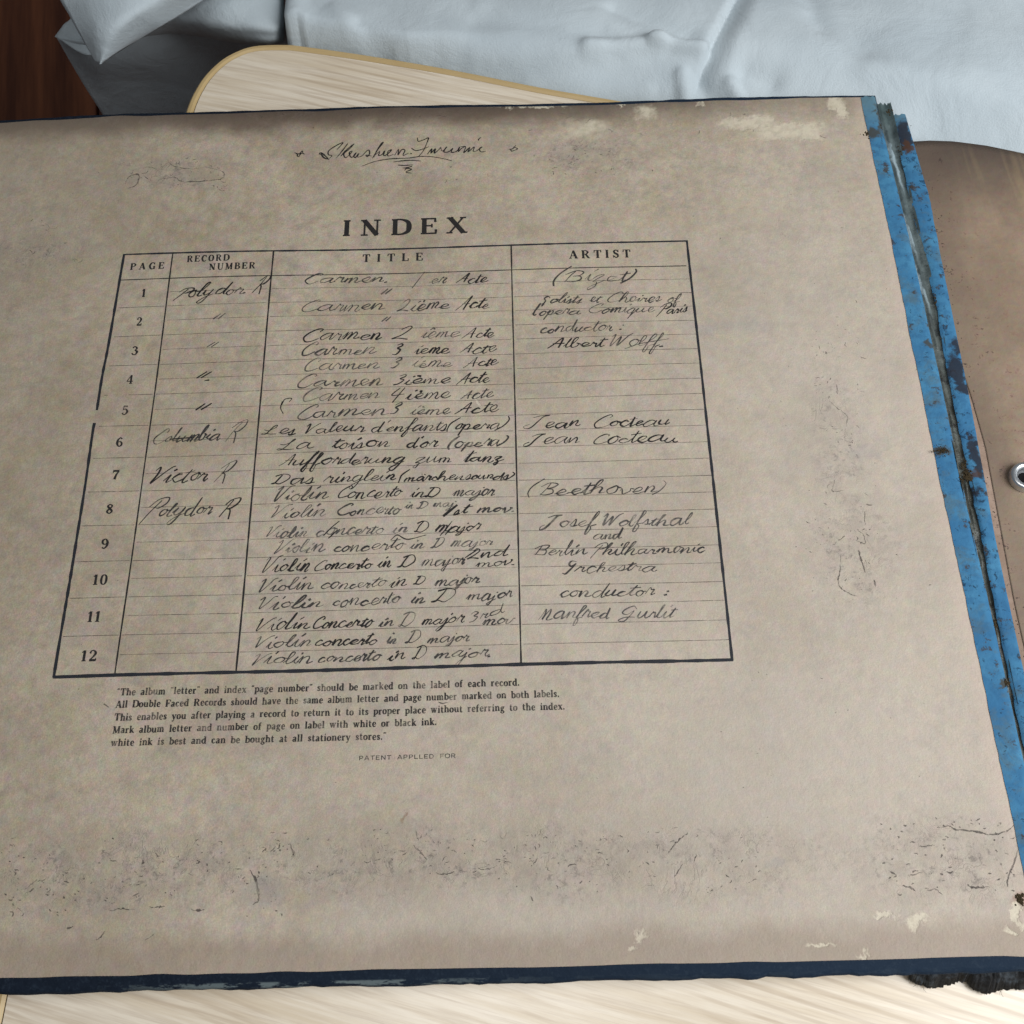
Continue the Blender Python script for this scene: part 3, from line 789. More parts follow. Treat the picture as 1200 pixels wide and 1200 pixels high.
GOTH = {
    'P': (.95, [st(.14, 0, 1, .16), sm((.14, .92, .14), (.6, .92, .14), (.78, .7, .15), (.6, .45, .14), (.14, .45, .14))]),
    'A': (1.05, [[(.06, 0, .16), (.5, 1, .16)], [(.5, 1, .16), (.94, 0, .16)], [(.24, .3, .14), (.76, .3, .14)]]),
    'T': (.95, [st(.46, 0, 1, .16), [(.04, .92, .15), (.88, .92, .15)]]),
    'E': (.9, [st(.14, 0, 1, .16), [(.14, .92, .14), (.8, .92, .14)], [(.14, .5, .13), (.7, .5, .13)], [(.14, .08, .14), (.82, .08, .14)]]),
    'N': (1.05, [st(.14, 0, 1, .16), [(.14, .95, .16), (.86, .05, .16)], st(.86, 0, 1, .16)]),
    'L': (.85, [st(.14, 0, 1, .16), [(.14, .08, .14), (.78, .08, .14)]]),
    'D': (1.0, [st(.14, 0, 1, .16), sm((.14, .92, .14), (.6, .92, .14), (.86, .5, .16), (.6, .08, .14), (.14, .08, .14))]),
    'F': (.85, [st(.14, 0, 1, .16), [(.14, .92, .14), (.8, .92, .14)], [(.14, .48, .13), (.7, .48, .13)]]),
    'O': (1.1, [sm((.53, .95, .14), (.16, .8, .16), (.1, .5, .16), (.16, .2, .16), (.53, .05, .14), (.9, .2, .16), (.96, .5, .16), (.9, .8, .16), (.53, .95, .14))]),
    'R': (1.0, [st(.14, 0, 1, .16), sm((.14, .92, .14), (.6, .92, .14), (.78, .7, .15), (.6, .46, .14), (.14, .46, .14)), [(.5, .44, .15), (.84, 0, .16)]]),
    ' ': (.9, [])}


def frame(a, b, hpx):
    """page frame of a text line: origin, unit vectors, length and letter height in metres"""
    A = P(*a); B = P(*b); L = math.hypot(B[0] - A[0], B[1] - A[1])
    ux, uy = (B[0] - A[0]) / L, (B[1] - A[1]) / L
    mx, my = (a[0] + b[0]) / 2, (a[1] + b[1]) / 2
    H = abs(P(mx, my - hpx)[1] - P(mx, my)[1])
    return A, (ux, uy), (-uy, ux), L, H


def put(mb, fr, sx, pts, slant=0., x0=0., wk=1., amp=0., smooth=False, n=7):
    A, u, v, L, H = fr
    q = cr(pts, n) if smooth and len(pts) > 2 else pts
    if not smooth and len(q) == 2:
        (xa, ya, wa), (xb, yb, wb) = q
        q = [(xa + (xb - xa) * k / 3, ya + (yb - ya) * k / 3, wa + (wb - wa) * k / 3) for k in range(4)]
    out = []
    for (x, y, wd) in q:
        X = (x0 + (x + slant * y) * sx); Y = y * H
        wx = A[0] + u[0] * X + v[0] * Y; wy = A[1] + u[1] * X + v[1] * Y
        out.append((wx, wy, lay(wx, wy), wd * wk))
    mb.ribbon(out)


def printed(name, text, a, b, hpx, font, mat, gap=.10, bold=1., wob=.0, ext=True):
    fr = frame(a, b, hpx); mb = MB()
    tot = 0
    for ch in text:
        tot += font[ch][0] + gap
    tot -= gap
    sx = fr[3] / tot; x = 0
    for ch in text:
        adv, strokes = font[ch]
        dy = random.uniform(-wob, wob)
        for s in strokes:
            smth = isinstance(s, tuple)
            pts = s[1] if smth else s
            pts = [(p[0], p[1] + dy, p[2] * bold) for p in pts]
            put(mb, fr, sx, pts, 0, x * sx, (fr[4] + sx) / 2, smooth=smth, n=5)
        x += adv + gap
    return part(mb, name, mat, page)


BOTH = dict(ROM); BOTH.update(LOW)
BOTH[' '] = (.60, [])
printed('index_heading', 'INDEX', (400.5, 275.8), (547.5, 272.3), 18.5, ROM, M_PRINT, gap=.42, bold=1.2)
printed('column_heading', 'PAGE', (152.5, 317), (192.5, 315.8), 7.6, ROM, M_PRINT, gap=.42, bold=1.25)
printed('column_heading', 'RECORD', (219.5, 308.5), (269, 306.4), 7.4, ROM, M_PRINT, gap=.22, bold=1.25)
printed('column_heading', 'NUMBER', (245, 317.8), (299.5, 315.6), 7.6, ROM, M_PRINT, gap=.22, bold=1.25)
printed('column_heading', 'TITLE', (424.5, 306.6), (495.5, 304.4), 9.2, ROM, M_PRINT, gap=.72, bold=1.2)
printed('column_heading', 'ARTIST', (667, 303.2), (739.5, 301.4), 9.4, ROM, M_PRINT, gap=.36, bold=1.2)
nums = [('1', 165.3, 348.4, 5.2), ('2', 158.8, 381.2, 6.6), ('3', 152.8, 414.8, 7.6), ('4', 146.8, 448.8, 8), ('5', 141.5, 485, 7.6), ('6', 134.5, 523, 8.4),
        ('7', 130, 561.6, 8.6), ('8', 122.8, 601.7, 9), ('9', 117, 642.8, 9.4), ('10', 107, 685.2, 18), ('11', 101, 729, 16), ('12', 93.8, 775.2, 19)]
for i, (s, x, y, wd) in enumerate(nums):
    printed('page_number', s, (x, y), (x + wd, y - wd * .026), 9.3 + i * .32, ROM, M_FINE if s == '5' else M_PRINT, gap=.1, bold=1.1)
para = [('“The album “letter” and index “page number” should be marked on the label of each record.', (137, 815.2), (609, 804.0)),
        ('All Double Faced Records should have the same album letter and page number marked on both labels.', (135.3, 829.8), (655.5, 817.2)),
        ('This enables you after playing a record to return it to its proper place without referring to the index.', (133.8, 844.8), (662, 831.8)),
        ('Mark album letter and number of page on label with white or black ink.', (131.8, 859.6), (512, 849.7)),
        ('white ink is best and can be bought at all stationery stores.”', (129.8, 874.5), (452.5, 866.5))]
for s, a, b in para:
    printed('instruction_line', s, a, b, 8.4, BOTH, M_FINE, gap=.05, bold=1.38, wob=.03)
printed('patent_line', 'PATENT APPLLED FOR', (420.5, 891.0), (534.5, 888.2), 5.2, GOTH, M_FINE, gap=.12, bold=1.0)

# --- handwriting: single pen line glyphs, x-height 1
HW = {}


def G(ch, adv, *strokes):
    HW[ch] = (adv, [[tuple(float(c) for c in q.split(',')) for q in s.split()] for s in strokes])


G('a', 1.3, '1.0,.85 .6,1.0 .2,.7 .1,.25 .4,0 .8,.35 1.0,.95 .95,.3 1.12,0 1.4,.25')
G('b', 1.1, '0,.3 .45,1.4 .5,2.2 .25,1.8 .15,.4 .45,0 .85,.25 .85,.8 .6,.85 1.15,.6')
G('c', 1.0, '0,.3 .5,.9 .8,.8 .5,1.0 .15,.6 .2,.15 .5,0 .8,.1 1.1,.4')
G('d', 1.3, '1.0,.8 .6,1 .2,.7 .1,.25 .4,0 .8,.35 1.1,2.1 1.0,.5 1.12,0 1.4,.2')
G('e', 1.0, '0,.25 .5,.4 .8,.8 .55,1.02 .22,.7 .22,.25 .5,0 .8,.1 1.1,.35')
G('f', .85, '0,.2 .4,1.0 .7,1.9 .5,2.2 .35,1.6 .25,.2 .15,-.9 .4,-1.1 .5,-.3 .4,.05 .9,.3')
G('g', 1.2, '1.0,.85 .6,1 .2,.7 .15,.3 .45,.05 .85,.4 1.0,.95 .85,-.4 .5,-1.1 .15,-.9 .5,-.3 1.25,.3')
G('h', 1.2, '0,.3 .45,1.4 .55,2.1 .3,1.8 .1,0', '.12,.3 .55,.95 .8,.8 .75,.2 .95,0 1.25,.25')
G('i', .65, '0,.2 .32,1 .25,.25 .45,0 .72,.25', '.48,1.45 .66,1.75')
G('j', .65, '0,.2 .4,1 .25,-.5 0,-1.1 -.25,-.9 .1,-.3 .7,.25', '.52,1.45 .62,1.6')
G('k', 1.1, '0,.3 .4,1.4 .5,2.1 .25,1.8 .1,0', '.15,.3 .7,.9 .5,.55 .3,.5 .7,.05 1.15,.25')
G('l', .6, '0,.2 .4,1.3 .5,2.1 .3,2.0 .15,.4 .35,0 .68,.25')
G('m', 1.6, '0,.2 .22,1 .18,0 .35,.7 .6,1 .7,.7 .62,0 .8,.7 1.08,1 1.2,.7 1.14,.15 1.35,0 1.65,.25')
G('n', 1.2, '0,.2 .22,1 .18,0 .4,.75 .7,1 .82,.7 .75,.15 .95,0 1.25,.25')
G('o', 1.0, '.65,1 .3,.85 .1,.4 .35,0 .7,.15 .8,.65 .55,1 .8,.8 1.05,.75')
G('p', 1.1, '0,.3 .3,1 .15,-.2 0,-1.1 .2,.4 .55,1 .85,.75 .7,.1 .35,.05 .8,.0 1.15,.25')
G('q', 1.1, '.95,.85 .55,1 .15,.7 .15,.25 .4,0 .8,.4 .95,.9 .8,-.5 .7,-1.1 .95,-.4 1.2,.3')
G('r', .9, '0,.2 .28,1.12 .42,.85 .7,.9 .62,.3 .7,0 .98,.25')
G('s', .8, '0,.2 .42,1.12 .52,.5 .45,.08 .15,.08 .45,0 .85,.25')
G('t', .65, '0,.2 .32,1 .42,1.75 .25,.5 .35,0 .7,.25', '-.05,1.2 .8,1.38')
G('u', 1.25, '0,.3 .2,1 .12,.3 .35,0 .7,.4 .85,1 .78,.3 .95,0 1.3,.25')
G('v', .95, '0,.5 .2,1 .25,.1 .45,.05 .8,.6 .75,1 1.0,.85')
G('w', 1.4, '0,.5 .15,1 .15,.15 .4,0 .7,.8 .65,.15 .9,0 1.2,.6 1.15,1 1.45,.85')
G('y', 1.15, '0,.4 .2,1 .15,.4 .4,.1 .8,.5 .9,1 .7,-.5 .4,-1.1 .1,-.9 .45,-.3 1.2,.3')
G('z', 1.0, '0,.5 .25,.95 .75,.95 .3,.4 .1,.05 .5,0 .5,-.6 .25,-1.0 .15,-.6 1.05,.2')
G('è', 1.0, *['0,.25 .5,.4 .8,.8 .55,1.02 .22,.7 .22,.25 .5,0 .8,.1 1.1,.35', '.2,1.65 .5,1.4'])
G('é', 1.0, *['0,.25 .5,.4 .8,.8 .55,1.02 .22,.7 .22,.25 .5,0 .8,.1 1.1,.35', '.3,1.35 .6,1.65'])
G('ä', 1.3, *['1.0,.85 .6,1.0 .2,.7 .1,.25 .4,0 .8,.35 1.0,.95 .95,.3 1.12,0 1.4,.25', '.4,1.4 .45,1.5', '.8,1.4 .85,1.5'])
G('C', 1.6, '1.3,1.6 1.45,1.9 1.1,2.1 .5,1.5 .2,.7 .45,.05 1.0,.05 1.6,.5')
G('A', 1.55, '0,-.1 .4,.7 1.0,2.0 1.0,1.0 1.05,0', '.3,.8 1.35,.9')
G('P', 1.3, '.0,-.7 .35,.6 .7,1.8', '-.1,1.2 .4,2.0 1.2,2.1 1.4,1.5 .9,1.0 .5,1.05')
G('R', 1.6, '.1,-.1 .35,1.0 .55,2.0', '-.1,1.4 .4,2.1 1.1,2.2 1.2,1.6 .8,1.1 .35,1.0 .8,.7 1.2,-.3')
G('V', 1.1, '-.2,1.6 .1,2.0 .12,1.0 .1,0 .6,1.0 1.0,1.9 1.35,2.1')
G('L', 1.6, '-.2,1.1 .3,1.0 .9,1.6 1.0,2.1 .7,1.9 .5,.8 .2,.1 -.2,.15 .0,.35 .7,.0 1.4,.05')
G('D', 1.7, '.5,1.9 .4,1 .3,.1 0,.1 .3,.25 .9,0 1.4,.8 1.2,1.7 .6,2.0 .0,1.7')
G('B', 1.5, '.2,0 .4,1.2 .55,2.0', '-.1,1.4 .5,2.1 1.2,1.9 1.0,1.2 .5,1.1 1.1,.9 1.2,.2 .6,0 .1,.2')
G('J', 1.5, '.0,1.6 .6,1.9 1.3,1.95 .9,1.8 .6,1.0 .3,.0 -.1,-.2 -.3,.2 .1,.5')
G('W', 1.8, '-.2,1.6 .1,2 .12,.1 .7,1.6 .75,.1 1.3,1.7 1.6,2.1')
G('M', 1.7, '-.1,.0 .1,1 .35,2 .4,1 .35,.1 .7,1.2 1.0,2.0 .95,1 .95,.2 1.2,0 1.6,.2')
G('G', 1.7, '1.3,1.6 .9,2.0 .3,1.5 .2,1.0 .7,.8 1.2,1.3 1.0,.2 .6,-.4 .1,-.2 .6,.2 1.6,.3')
G('O', 1.3, '1.0,1.8 .5,2.0 .2,1.5 .6,1.1 1.0,1.6 .7,.6 .3,-.1 -.1,.1')
G('S', 1.2, '1.0,1.7 .6,2.0 .3,1.5 .6,.9 .5,.2 .0,.1')
G('F', 1.3, '0,1.9 .7,2.0 1.3,1.9', '.6,1.9 .4,.8 .1,-.2', '.1,1.0 .9,1.1')
G('1', .9, '.7,2.4 -.1,-.6')
G('2', 1.2, '.1,1.5 .5,2 .8,1.6 .4,.6 -.1,.05 .4,.15 1.1,.0')
G('3', 1.1, '.2,1.7 .6,2 .8,1.6 .4,1.1 .8,.8 .6,.1 .1,0')
G('4', 1.2, '.5,2 .1,.9 1.2,1', '1.0,2 .5,-.3')
G('(', .7, '.55,2.2 .0,1.2 -.05,.2 .2,-.5'); G(')', .7, '.2,2.2 .5,1.5 .3,.4 -.3,-.4')
G('.', .5, '.05,.0 .35,.1'); G(':', .6, '.05,.1 .3,.15', '.15,.9 .4,.95'); G("'", .4, '.3,2.2 .15,1.7')
G('"', .9, '.5,1.9 .0,.6', '1.0,1.9 .5,.6'); G(' ', .9); G('-', .8, '.0,.6 .7,.65')

hidx = [0]


def hand(text, a, b, xh=7.2, k='m', slant=.52, pen=.00037, wild=1.0, name='handwritten_entry'):
    hidx[0] += 1; sd = hidx[0]
    rs = random.Random(sd * 13 + 5)
    fr = frame(a, b, xh * .93); mb = MB(); A, u, v, L, H = fr
    tot = 0; adv = []
    for ch in text:
        w_ = HW[ch][0] * rs.uniform(.82, 1.2); adv.append(w_); tot += w_
    sx = L / (tot + .1); x = 0
    ph = rs.uniform(0, 99)
    for i, ch in enumerate(text):
        hs = rs.uniform(.76, 1.18); dy = rs.uniform(-.16, .16) * wild; pk = rs.uniform(.75, 1.3); ss = slant * H / sx + rs.uniform(-.07, .07)
        wk = adv[i] / HW[ch][0]
        for s in HW[ch][1]:
            pts = [(p[0] * wk + rs.uniform(-.075, .075) * wild, p[1] * hs + dy + rs.uniform(-.08, .08) * wild) for p in s]
            q = cr(pts, 6); out = []
            for j, (X0, Y0) in enumerate(q):
                dn = 0
                if j: dn = 1 if Y0 < q[j - 1][1] - .02 else 0
                wd = pen * (.72 + .5 * dn + .35 * n2(ph + x * 1.7 + j * .13, sd, 5))
                wd *= pk * (smooth01(-.6, 1.6, j) * .5 + .5) * (1.7 if len(s) == 2 and math.dist(s[0], s[1]) < .5 else 1)
                X = (x + X0 + ss * Y0) * sx; Y = Y0 * H
                X += H * .06 * n2(ph + x, 3, sd)
                wx = A[0] + u[0] * X + v[0] * Y; wy = A[1] + u[1] * X + v[1] * Y
                out.append((wx, wy, lay(wx, wy) + .00002, wd))
            # even out the width along the stroke
            ws = [o[3] for o in out]
            ws = [sum(ws[max(0, t - 2):t + 3]) / len(ws[max(0, t - 2):t + 3]) for t in range(len(ws))]
            mb.ribbon([(o[0], o[1], o[2], w2) for o, w2 in zip(out, ws)])
        x += adv[i]
    return part(mb, name, M_HAND[k], page)


E_ = hand
E_('Carmen.', (354, 333), (457, 330), 7.2); E_('1', (486, 334), (495, 333), 7); E_('er', (504, 331), (523, 330.5), 6.5); E_('Acte', (535, 331.5), (571, 330.5), 6.2, 'd')
E_('"', (445, 347), (456, 346), 5, 'm')
E_('Carmen', (349, 367), (451, 362.5), 7.6); E_('2ième', (467, 364), (527, 361), 7.2); E_('Acte', (534, 363), (573, 361), 7, 'd')
E_('"', (445, 380), (454, 379), 4.4, 'l')
E_('Carmen', (352, 400.5), (447, 397), 7.4, 'd'); E_('2', (461, 396.5), (481, 396), 7, 'd'); E_('ième', (492, 396.5), (538, 395), 7, 'm'); E_('Acte', (541, 397), (578, 395), 7, 'd')
E_('Carmen', (349, 418.5), (440, 414), 7.2, 'm'); E_('3', (459, 415), (471, 414.5), 6.5, 'd'); E_('ieme', (485, 414.5), (527, 413), 6.8, 'd'); E_('Acte', (538, 414), (581, 412.5), 6.4, 'd')
E_('Carmen', (353, 435), (444, 432), 7, 'l'); E_('3', (456, 431.5), (468, 431), 6, 'm'); E_('iéme', (481, 430.5), (529, 429), 6.8, 'm'); E_('Acte', (543, 430.5), (583, 428), 6.4, 'd')
E_('Carmen', (344, 454), (449, 450.5), 7.4, 'm'); E_('3ième', (460, 451), (527, 449), 7.2, 'd'); E_('Acte', (535, 449.8), (573, 448), 6.6, 'd')
E_('Carmen', (350, 471), (445, 467.5), 7.2, 'm'); E_('4', (455, 470), (471, 469), 7, 'd'); E_('ième', (475, 468), (527, 466.5), 7.2, 'd'); E_('Acte', (539, 467.5), (577, 465), 6.6, 'm')
E_('Carmen', (345, 491.5), (455, 486), 7.4, 'm'); E_('3', (455, 486.5), (468, 485.5), 8, 'm'); E_('ième', (480, 486), (527, 484.5), 7, 'm'); E_('Acte', (533, 485), (584, 482), 7, 'd')
E_('Les Valeur', (308, 509.5), (428, 506), 6.6, 'd'); E_("d'enfants(opera)", (434, 506.5), (594, 502), 6.4, 'd')
E_('La', (325, 528.5), (366, 526.5), 7, 'd'); E_("toison", (388, 526.5), (458, 524), 6.6, 'd'); E_("d'or", (476, 525), (514, 523), 6.6, 'd'); E_('(opera)', (526, 524.5), (594, 521), 6.6, 'm')
E_('Aufforderung', (327, 546.5), (474, 543), 6.8, 'd', pen=.00038); E_('zum', (486, 543.5), (530, 542), 6.4, 'd'); E_('tanz', (542, 542.5), (590, 540.5), 6.8, 'd')
E_('Das', (316, 568.5), (370, 565.5), 6.8, 'd'); E_('ringlein', (378, 566), (464, 563.5), 6.8, 'd', pen=.0004); E_('(märchensounds)', (467, 565), (602, 561.5), 5.4, 'd', wild=1.3)
E_('Violin', (320, 587), (384, 585), 8, 'm'); E_('Concerto', (392, 585.5), (470, 583), 7.2, 'd'); E_('inD', (481, 583.5), (516, 582.5), 6.8, 'd'); E_('major', (530, 582.5), (580, 581), 7, 'm')
E_('Violin', (317, 606.5), (382, 604.5), 8, 'm'); E_('Concerto', (392, 605), (470, 602.5), 7.2, 'm'); E_('in D maj', (474, 597.5), (532, 594.5), 4.4, 'l', wild=1.5); E_('1st', (522, 604), (548, 603), 6, 'd', wild=1.4, pen=.00045); E_('mov.', (558, 602.5), (604, 600.5), 6.2, 'm')
E_('Violin concerto in', (311, 629), (478, 625), 7.4, 'l'); E_('D major', (484, 625), (562, 622), 7.0, 'd', wild=1.3)
E_('Violin', (320, 648.5), (380, 646), 7.8, 'l'); E_('concerto', (390, 646), (474, 643.5), 6.8, 'm'); E_('in D', (481, 643.5), (520, 642), 6.6, 'l'); E_('major', (527, 643), (578, 640.5), 6.4, 'l')
E_('Violin', (306, 670.5), (362, 668), 8.6, 'd', pen=.00042); E_('Concerto in', (366, 668.5), (458, 665), 7.2, 'd'); E_('D', (466, 665), (488, 664), 7.2, 'd'); E_('major', (492, 665), (545, 662), 6.8, 'm'); E_('2nd', (549, 656), (594, 652), 5.6, 'd', wild=1.3); E_('mov.', (558, 665), (606, 662.5), 6.0, 'd')
E_('Violin', (303, 692.5), (366, 690), 8, 'm'); E_('concerto', (374, 690), (452, 687.5), 6.8, 'm'); E_('in D', (456, 688), (498, 686), 6.8, 'd'); E_('major', (508, 687), (562, 684), 7, 'm')
E_('Violin', (301, 714), (378, 710), 8, 'm'); E_('concerto', (388, 710.5), (468, 707), 7, 'm'); E_('in', (480, 707.5), (498, 706.5), 6.6, 'm'); E_('D', (506, 706.5), (536, 705), 7, 'd'); E_('major', (546, 705), (600, 701), 7, 'm')
E_('Violin', (299, 738.5), (362, 735.5), 9, 'd', pen=.0004); E_('Concerto', (364, 736), (436, 733.5), 7.6, 'd'); E_('in D', (444, 734), (486, 732.5), 7.4, 'm'); E_('major', (494, 733), (544, 731), 7.6, 'd'); E_('3rd', (549, 731), (592, 718), 5.8, 'm', wild=1.2); E_('mov', (564, 734), (602, 731), 6.4, 'm')
E_('Violin', (297, 760), (364, 757), 8.6, 'm'); E_('concerto', (368, 757), (442, 754), 7, 'd'); E_('in', (452, 754.5), (464, 754), 6.8, 'l'); E_('D', (474, 754), (492, 753), 7, 'm'); E_('major', (500, 754), (550, 751.5), 7.2, 'm')
E_('Violin', (295, 779), (366, 776), 8.4, 'm'); E_('concerto', (372, 776), (446, 773), 7, 'm'); E_('in D', (454, 773.5), (500, 771.5), 7, 'd'); E_('major.', (508, 772), (578, 769), 7.4, 'm')
# artists
E_('(Bizet)', (649, 331), (744, 329), 8.2, 'm'); E_('Solists et Choires of', (633, 356), (797, 353.5), 5.6, 'm', wild=1.2); E_("l'opera Comique", (623, 370), (766, 366.5), 5.8, 'm'); E_('Paris', (771, 368), (805, 366), 6, 'd')
E_('conductor :', (632, 390.5), (731, 388), 6.0, 'm'); E_('Albert', (641, 409.5), (708, 407), 6.2, 'd'); E_('Wolff.', (712, 408), (780, 406.5), 7, 'm')
E_('Jean', (617, 501.5), (680, 500), 7, 'd'); E_('Cocteau', (692, 501), (785, 498.5), 7.4, 'd')
E_('Jean', (617, 520.5), (680, 519), 7, 'd'); E_('Cocteau', (692, 520), (795, 517.5), 7.4, 'd')
E_('(Beethoven)', (619, 580.5), (779, 577), 8, 'm')
E_('Josef', (636, 620), (698, 617), 7.4, 'm'); E_('Wolfsthal', (704, 617), (807, 614.5), 7.6, 'l')
E_('and', (693, 634), (728, 632), 6.4, 'm')
E_('Berlin', (624, 652.5), (688, 650), 7.6, 'm'); E_('Philharmonic', (694, 651), (826, 647), 7, 'm')
E_('Orchestra', (660, 672), (770, 669), 7.2, 'm'); E_('conductor :', (655, 701), (785, 697.5), 7, 'm')
E_('Manfred', (632, 727), (714, 724), 8, 'l'); E_('Gurlit', (724, 725), (790, 722.5), 8, 'l')
# record numbers
E_('Polydor.', (207, 348.5), (290, 345.5), 6.8, 'd'); E_('R', (296, 344.5), (310, 344), 8, 'd')
for q, k in (((248, 377), 'm'), ((241, 409), 'm')): E_('"', q, (q[0] + 11, q[1] - .4), 5.2, k)
E_('".', (226, 446), (249, 445), 6.2, 'd'); E_('"', (226, 483), (240, 482), 7, 'd')
E_('Columbia', (176, 519), (258, 514), 8.2, 'm'); E_('-', (196, 517), (232, 515), 6, 'd', pen=.0006); E_('R', (262, 517), (281, 516), 11, 'm')
E_('Victor', (175, 566), (243, 561), 10, 'd'); E_('R', (250, 564), (268, 563), 11, 'd')
E_('Polydor', (167, 606), (248, 601), 9.4, 'm', pen=.00040); E_('R', (256, 604), (275, 603), 10.5, 'd', pen=.00046)


def pen(strokes, k='d', wd=.00034, name='handwritten_mark', smooth=True):
    mb = MB()
    for s in strokes:
        q = cr([P(*p) for p in s], 7) if smooth and len(s) > 2 else dens(P(*s[0]), P(*s[-1]), .001)
        L = len(q)
        mb.ribbon([(x, y, lay(x, y) + .00002, wd * (.55 + .45 * math.sin(math.pi * min(1, (i + 1) / L)) + .25 * n2(i * .3, x * 900, 4))) for i, (x, y) in enumerate(q)])
    return part(mb, name, M_HAND[k], page)


def z1(x, y): return (340 + x / 8.571, 155 + y / 8.571)
def z2(x, y): return (470 + x / 8.571, 155 + y / 8.571)


S1 = [[z1(290, 225), z1(305, 205), z1(340, 225), z1(390, 272)], [z1(305, 215), z1(345, 258), z1(392, 270)]]
pen(S1, 'd', .0006, 'signature')
pen([[z1(392, 262), z1(420, 235), z1(385, 225), z1(390, 185), z1(455, 140), z1(530, 105), z1(505, 140), z1(470, 175)],
     [z1(580, 115), z1(530, 180), z1(465, 258)], [z1(645, 118), z1(600, 150), z1(545, 200), z1(510, 240)],
     [z1(645, 118), z1(590, 175), z1(540, 215), z1(555, 255), z1(590, 235)],
     [z1(590, 235), z1(625, 190), z1(595, 205), z1(610, 250), z1(640, 240), z1(665, 205), z1(640, 235), z1(655, 255), z1(690, 215), z1(680, 250), z1(720, 240)],
     [z1(720, 240), z1(785, 180), z1(800, 215), z1(775, 245), z1(765, 230), z1(820, 240)],
     [z1(825, 262), z1(880, 180), z1(935, 108), z1(915, 120), z1(860, 210), z1(840, 255)],
     [z1(855, 230), z1(900, 195), z1(890, 235), z1(925, 225), z1(950, 190), z1(940, 235), z1(975, 225), z1(1020, 180), z1(985, 195), z1(985, 240), z1(1040, 225)],
     [z1(1050, 235), z1(1090, 175), z1(1085, 230), z1(1120, 180), z1(1155, 185), z1(1135, 235), z1(1190, 215)]], 'd', .00047, 'signature')
pen([[z2(95, 215), z2(110, 222)], [z2(105, 165), z2(150, 188), z2(215, 175), z2(280, 150)],
     [z2(165, 60), z2(175, 95), z2(230, 80), z2(275, 60), z2(265, 100), z2(225, 190), z2(175, 250)],
     [z2(265, 225), z2(310, 170), z2(300, 215), z2(345, 170), z2(335, 215), z2(380, 180), z2(400, 155)],
     [z2(400, 155), z2(415, 195), z2(460, 150), z2(430, 200), z2(480, 200), z2(520, 165), z2(505, 205), z2(560, 195), z2(590, 150), z2(575, 200), z2(610, 165), z2(650, 145)],
     [z2(600, 150), z2(650, 148), z2(630, 210), z2(690, 155), z2(675, 200), z2(735, 150), z2(725, 195), z2(760, 190)],
     [z2(760, 190), z2(815, 150), z2(790, 165), z2(800, 198), z2(850, 195)], [z2(775, 85), z2(785, 65), z2(805, 52)]], 'd', .00047, 'signature')
pen([[z1(720, 340), z1(850, 295), z1(1000, 270), z1(1190, 262), z2(200, 247), z2(350, 255), z2(510, 290)]], 'd', .00042, 'signature_flourish')
pen([[z1(1040, 300), z1(1120, 290), z2(100, 285), z2(205, 292)], [z1(1085, 330), z1(1150, 335), z2(120, 330)], [z1(1130, 360), z1(1180, 355), z2(110, 345), z2(30, 370)],
     [z1(1150, 385), z2(60, 365), z2(105, 375), z2(50, 400), z2(105, 412)]], 'd', .00050, 'signature_flourish')
pen([[z1(45, 205), z1(85, 218), z1(125, 185)], [z1(70, 210), z1(75, 240), z1(95, 245)], [z1(90, 240), z1(115, 210), z1(148, 220)], [z1(120, 185), z1(130, 205)]], 'd', .00045, 'signature_star')
pen([[z2(1080, 170), z2(1120, 165), z2(1155, 128)], [z2(1100, 165), z2(1110, 190), z2(1135, 180)], [z2(1130, 145), z2(1170, 165), z2(1125, 185)]], 'd', .00038, 'signature_star')
# arrow like mark, small extra marks
pen([[(330, 475), (334, 468), (342, 467), (339, 471)], [(331, 470), (329, 478), (332, 485)]], 'd', .00034, 'handwritten_mark')
pen([[(379, 628), (388, 619), (398, 611)], [(385, 631), (396, 621)], [(458, 634), (466, 628), (478, 633), (500, 628)]], 'd', .00040, 'handwritten_mark')
pen([[(516, 629), (524, 620), (530, 612)], [(522, 628), (530, 618)], [(560, 645), (545, 655)]], 'd', .00040, 'handwritten_mark')
pen([[(732, 410), (750, 404), (772, 400), (784, 398)]], 'm', .0003, 'handwritten_mark')
pen([[(514, 823), (519, 824.5), (526, 823)]], 'm', .0003, 'handwritten_mark')
pen([[(122, 825), (128, 829)]], 'm', .0004, 'handwritten_mark')

# --- grime in the creases and scuffs of the paper
rs = random.Random(3)


def scuff(px0, py0, px1, py1, n, ln=(2, 8), wd=(.00007, .00024), tilt=0, elong=1.0):
    mb = MB()
    for _ in range(int(n * 1.0)):
        u, v = rs.random(), rs.random()
        x = px0 + (px1 - px0) * u; y = py0 + (py1 - py0) * (v * .9 + .05 + .06 * math.sin(u * 9))
        if n2(x / 30, y / 18, 9) < rs.uniform(-.7, .35): continue
        a = rs.gauss(tilt, .7); L = rs.uniform(*ln) * (rs.random() ** 1.2 + .3)
        pts = [P(x, y)]; cx, cy = x, y
        for k in range(rs.randint(2, 4)):
            cx += math.cos(a) * L / 3; cy += math.sin(a) * L / 3 * .8; a += rs.gauss(0, .7); pts.append(P(cx, cy))
        q = cr(pts, 3); m_ = len(q); ww = rs.uniform(*wd)
        mb.ribbon([(X, Y, lay(X, Y), ww * (.25 + math.sin(math.pi * (i + .5) / m_)) * (1 + .5 * n2(i, x, 2))) for i, (X, Y) in enumerate(q)])
    o = part(mb, 'scuff_marks', M_SCUFF, page); o['kind'] = 'stuff'
    return o


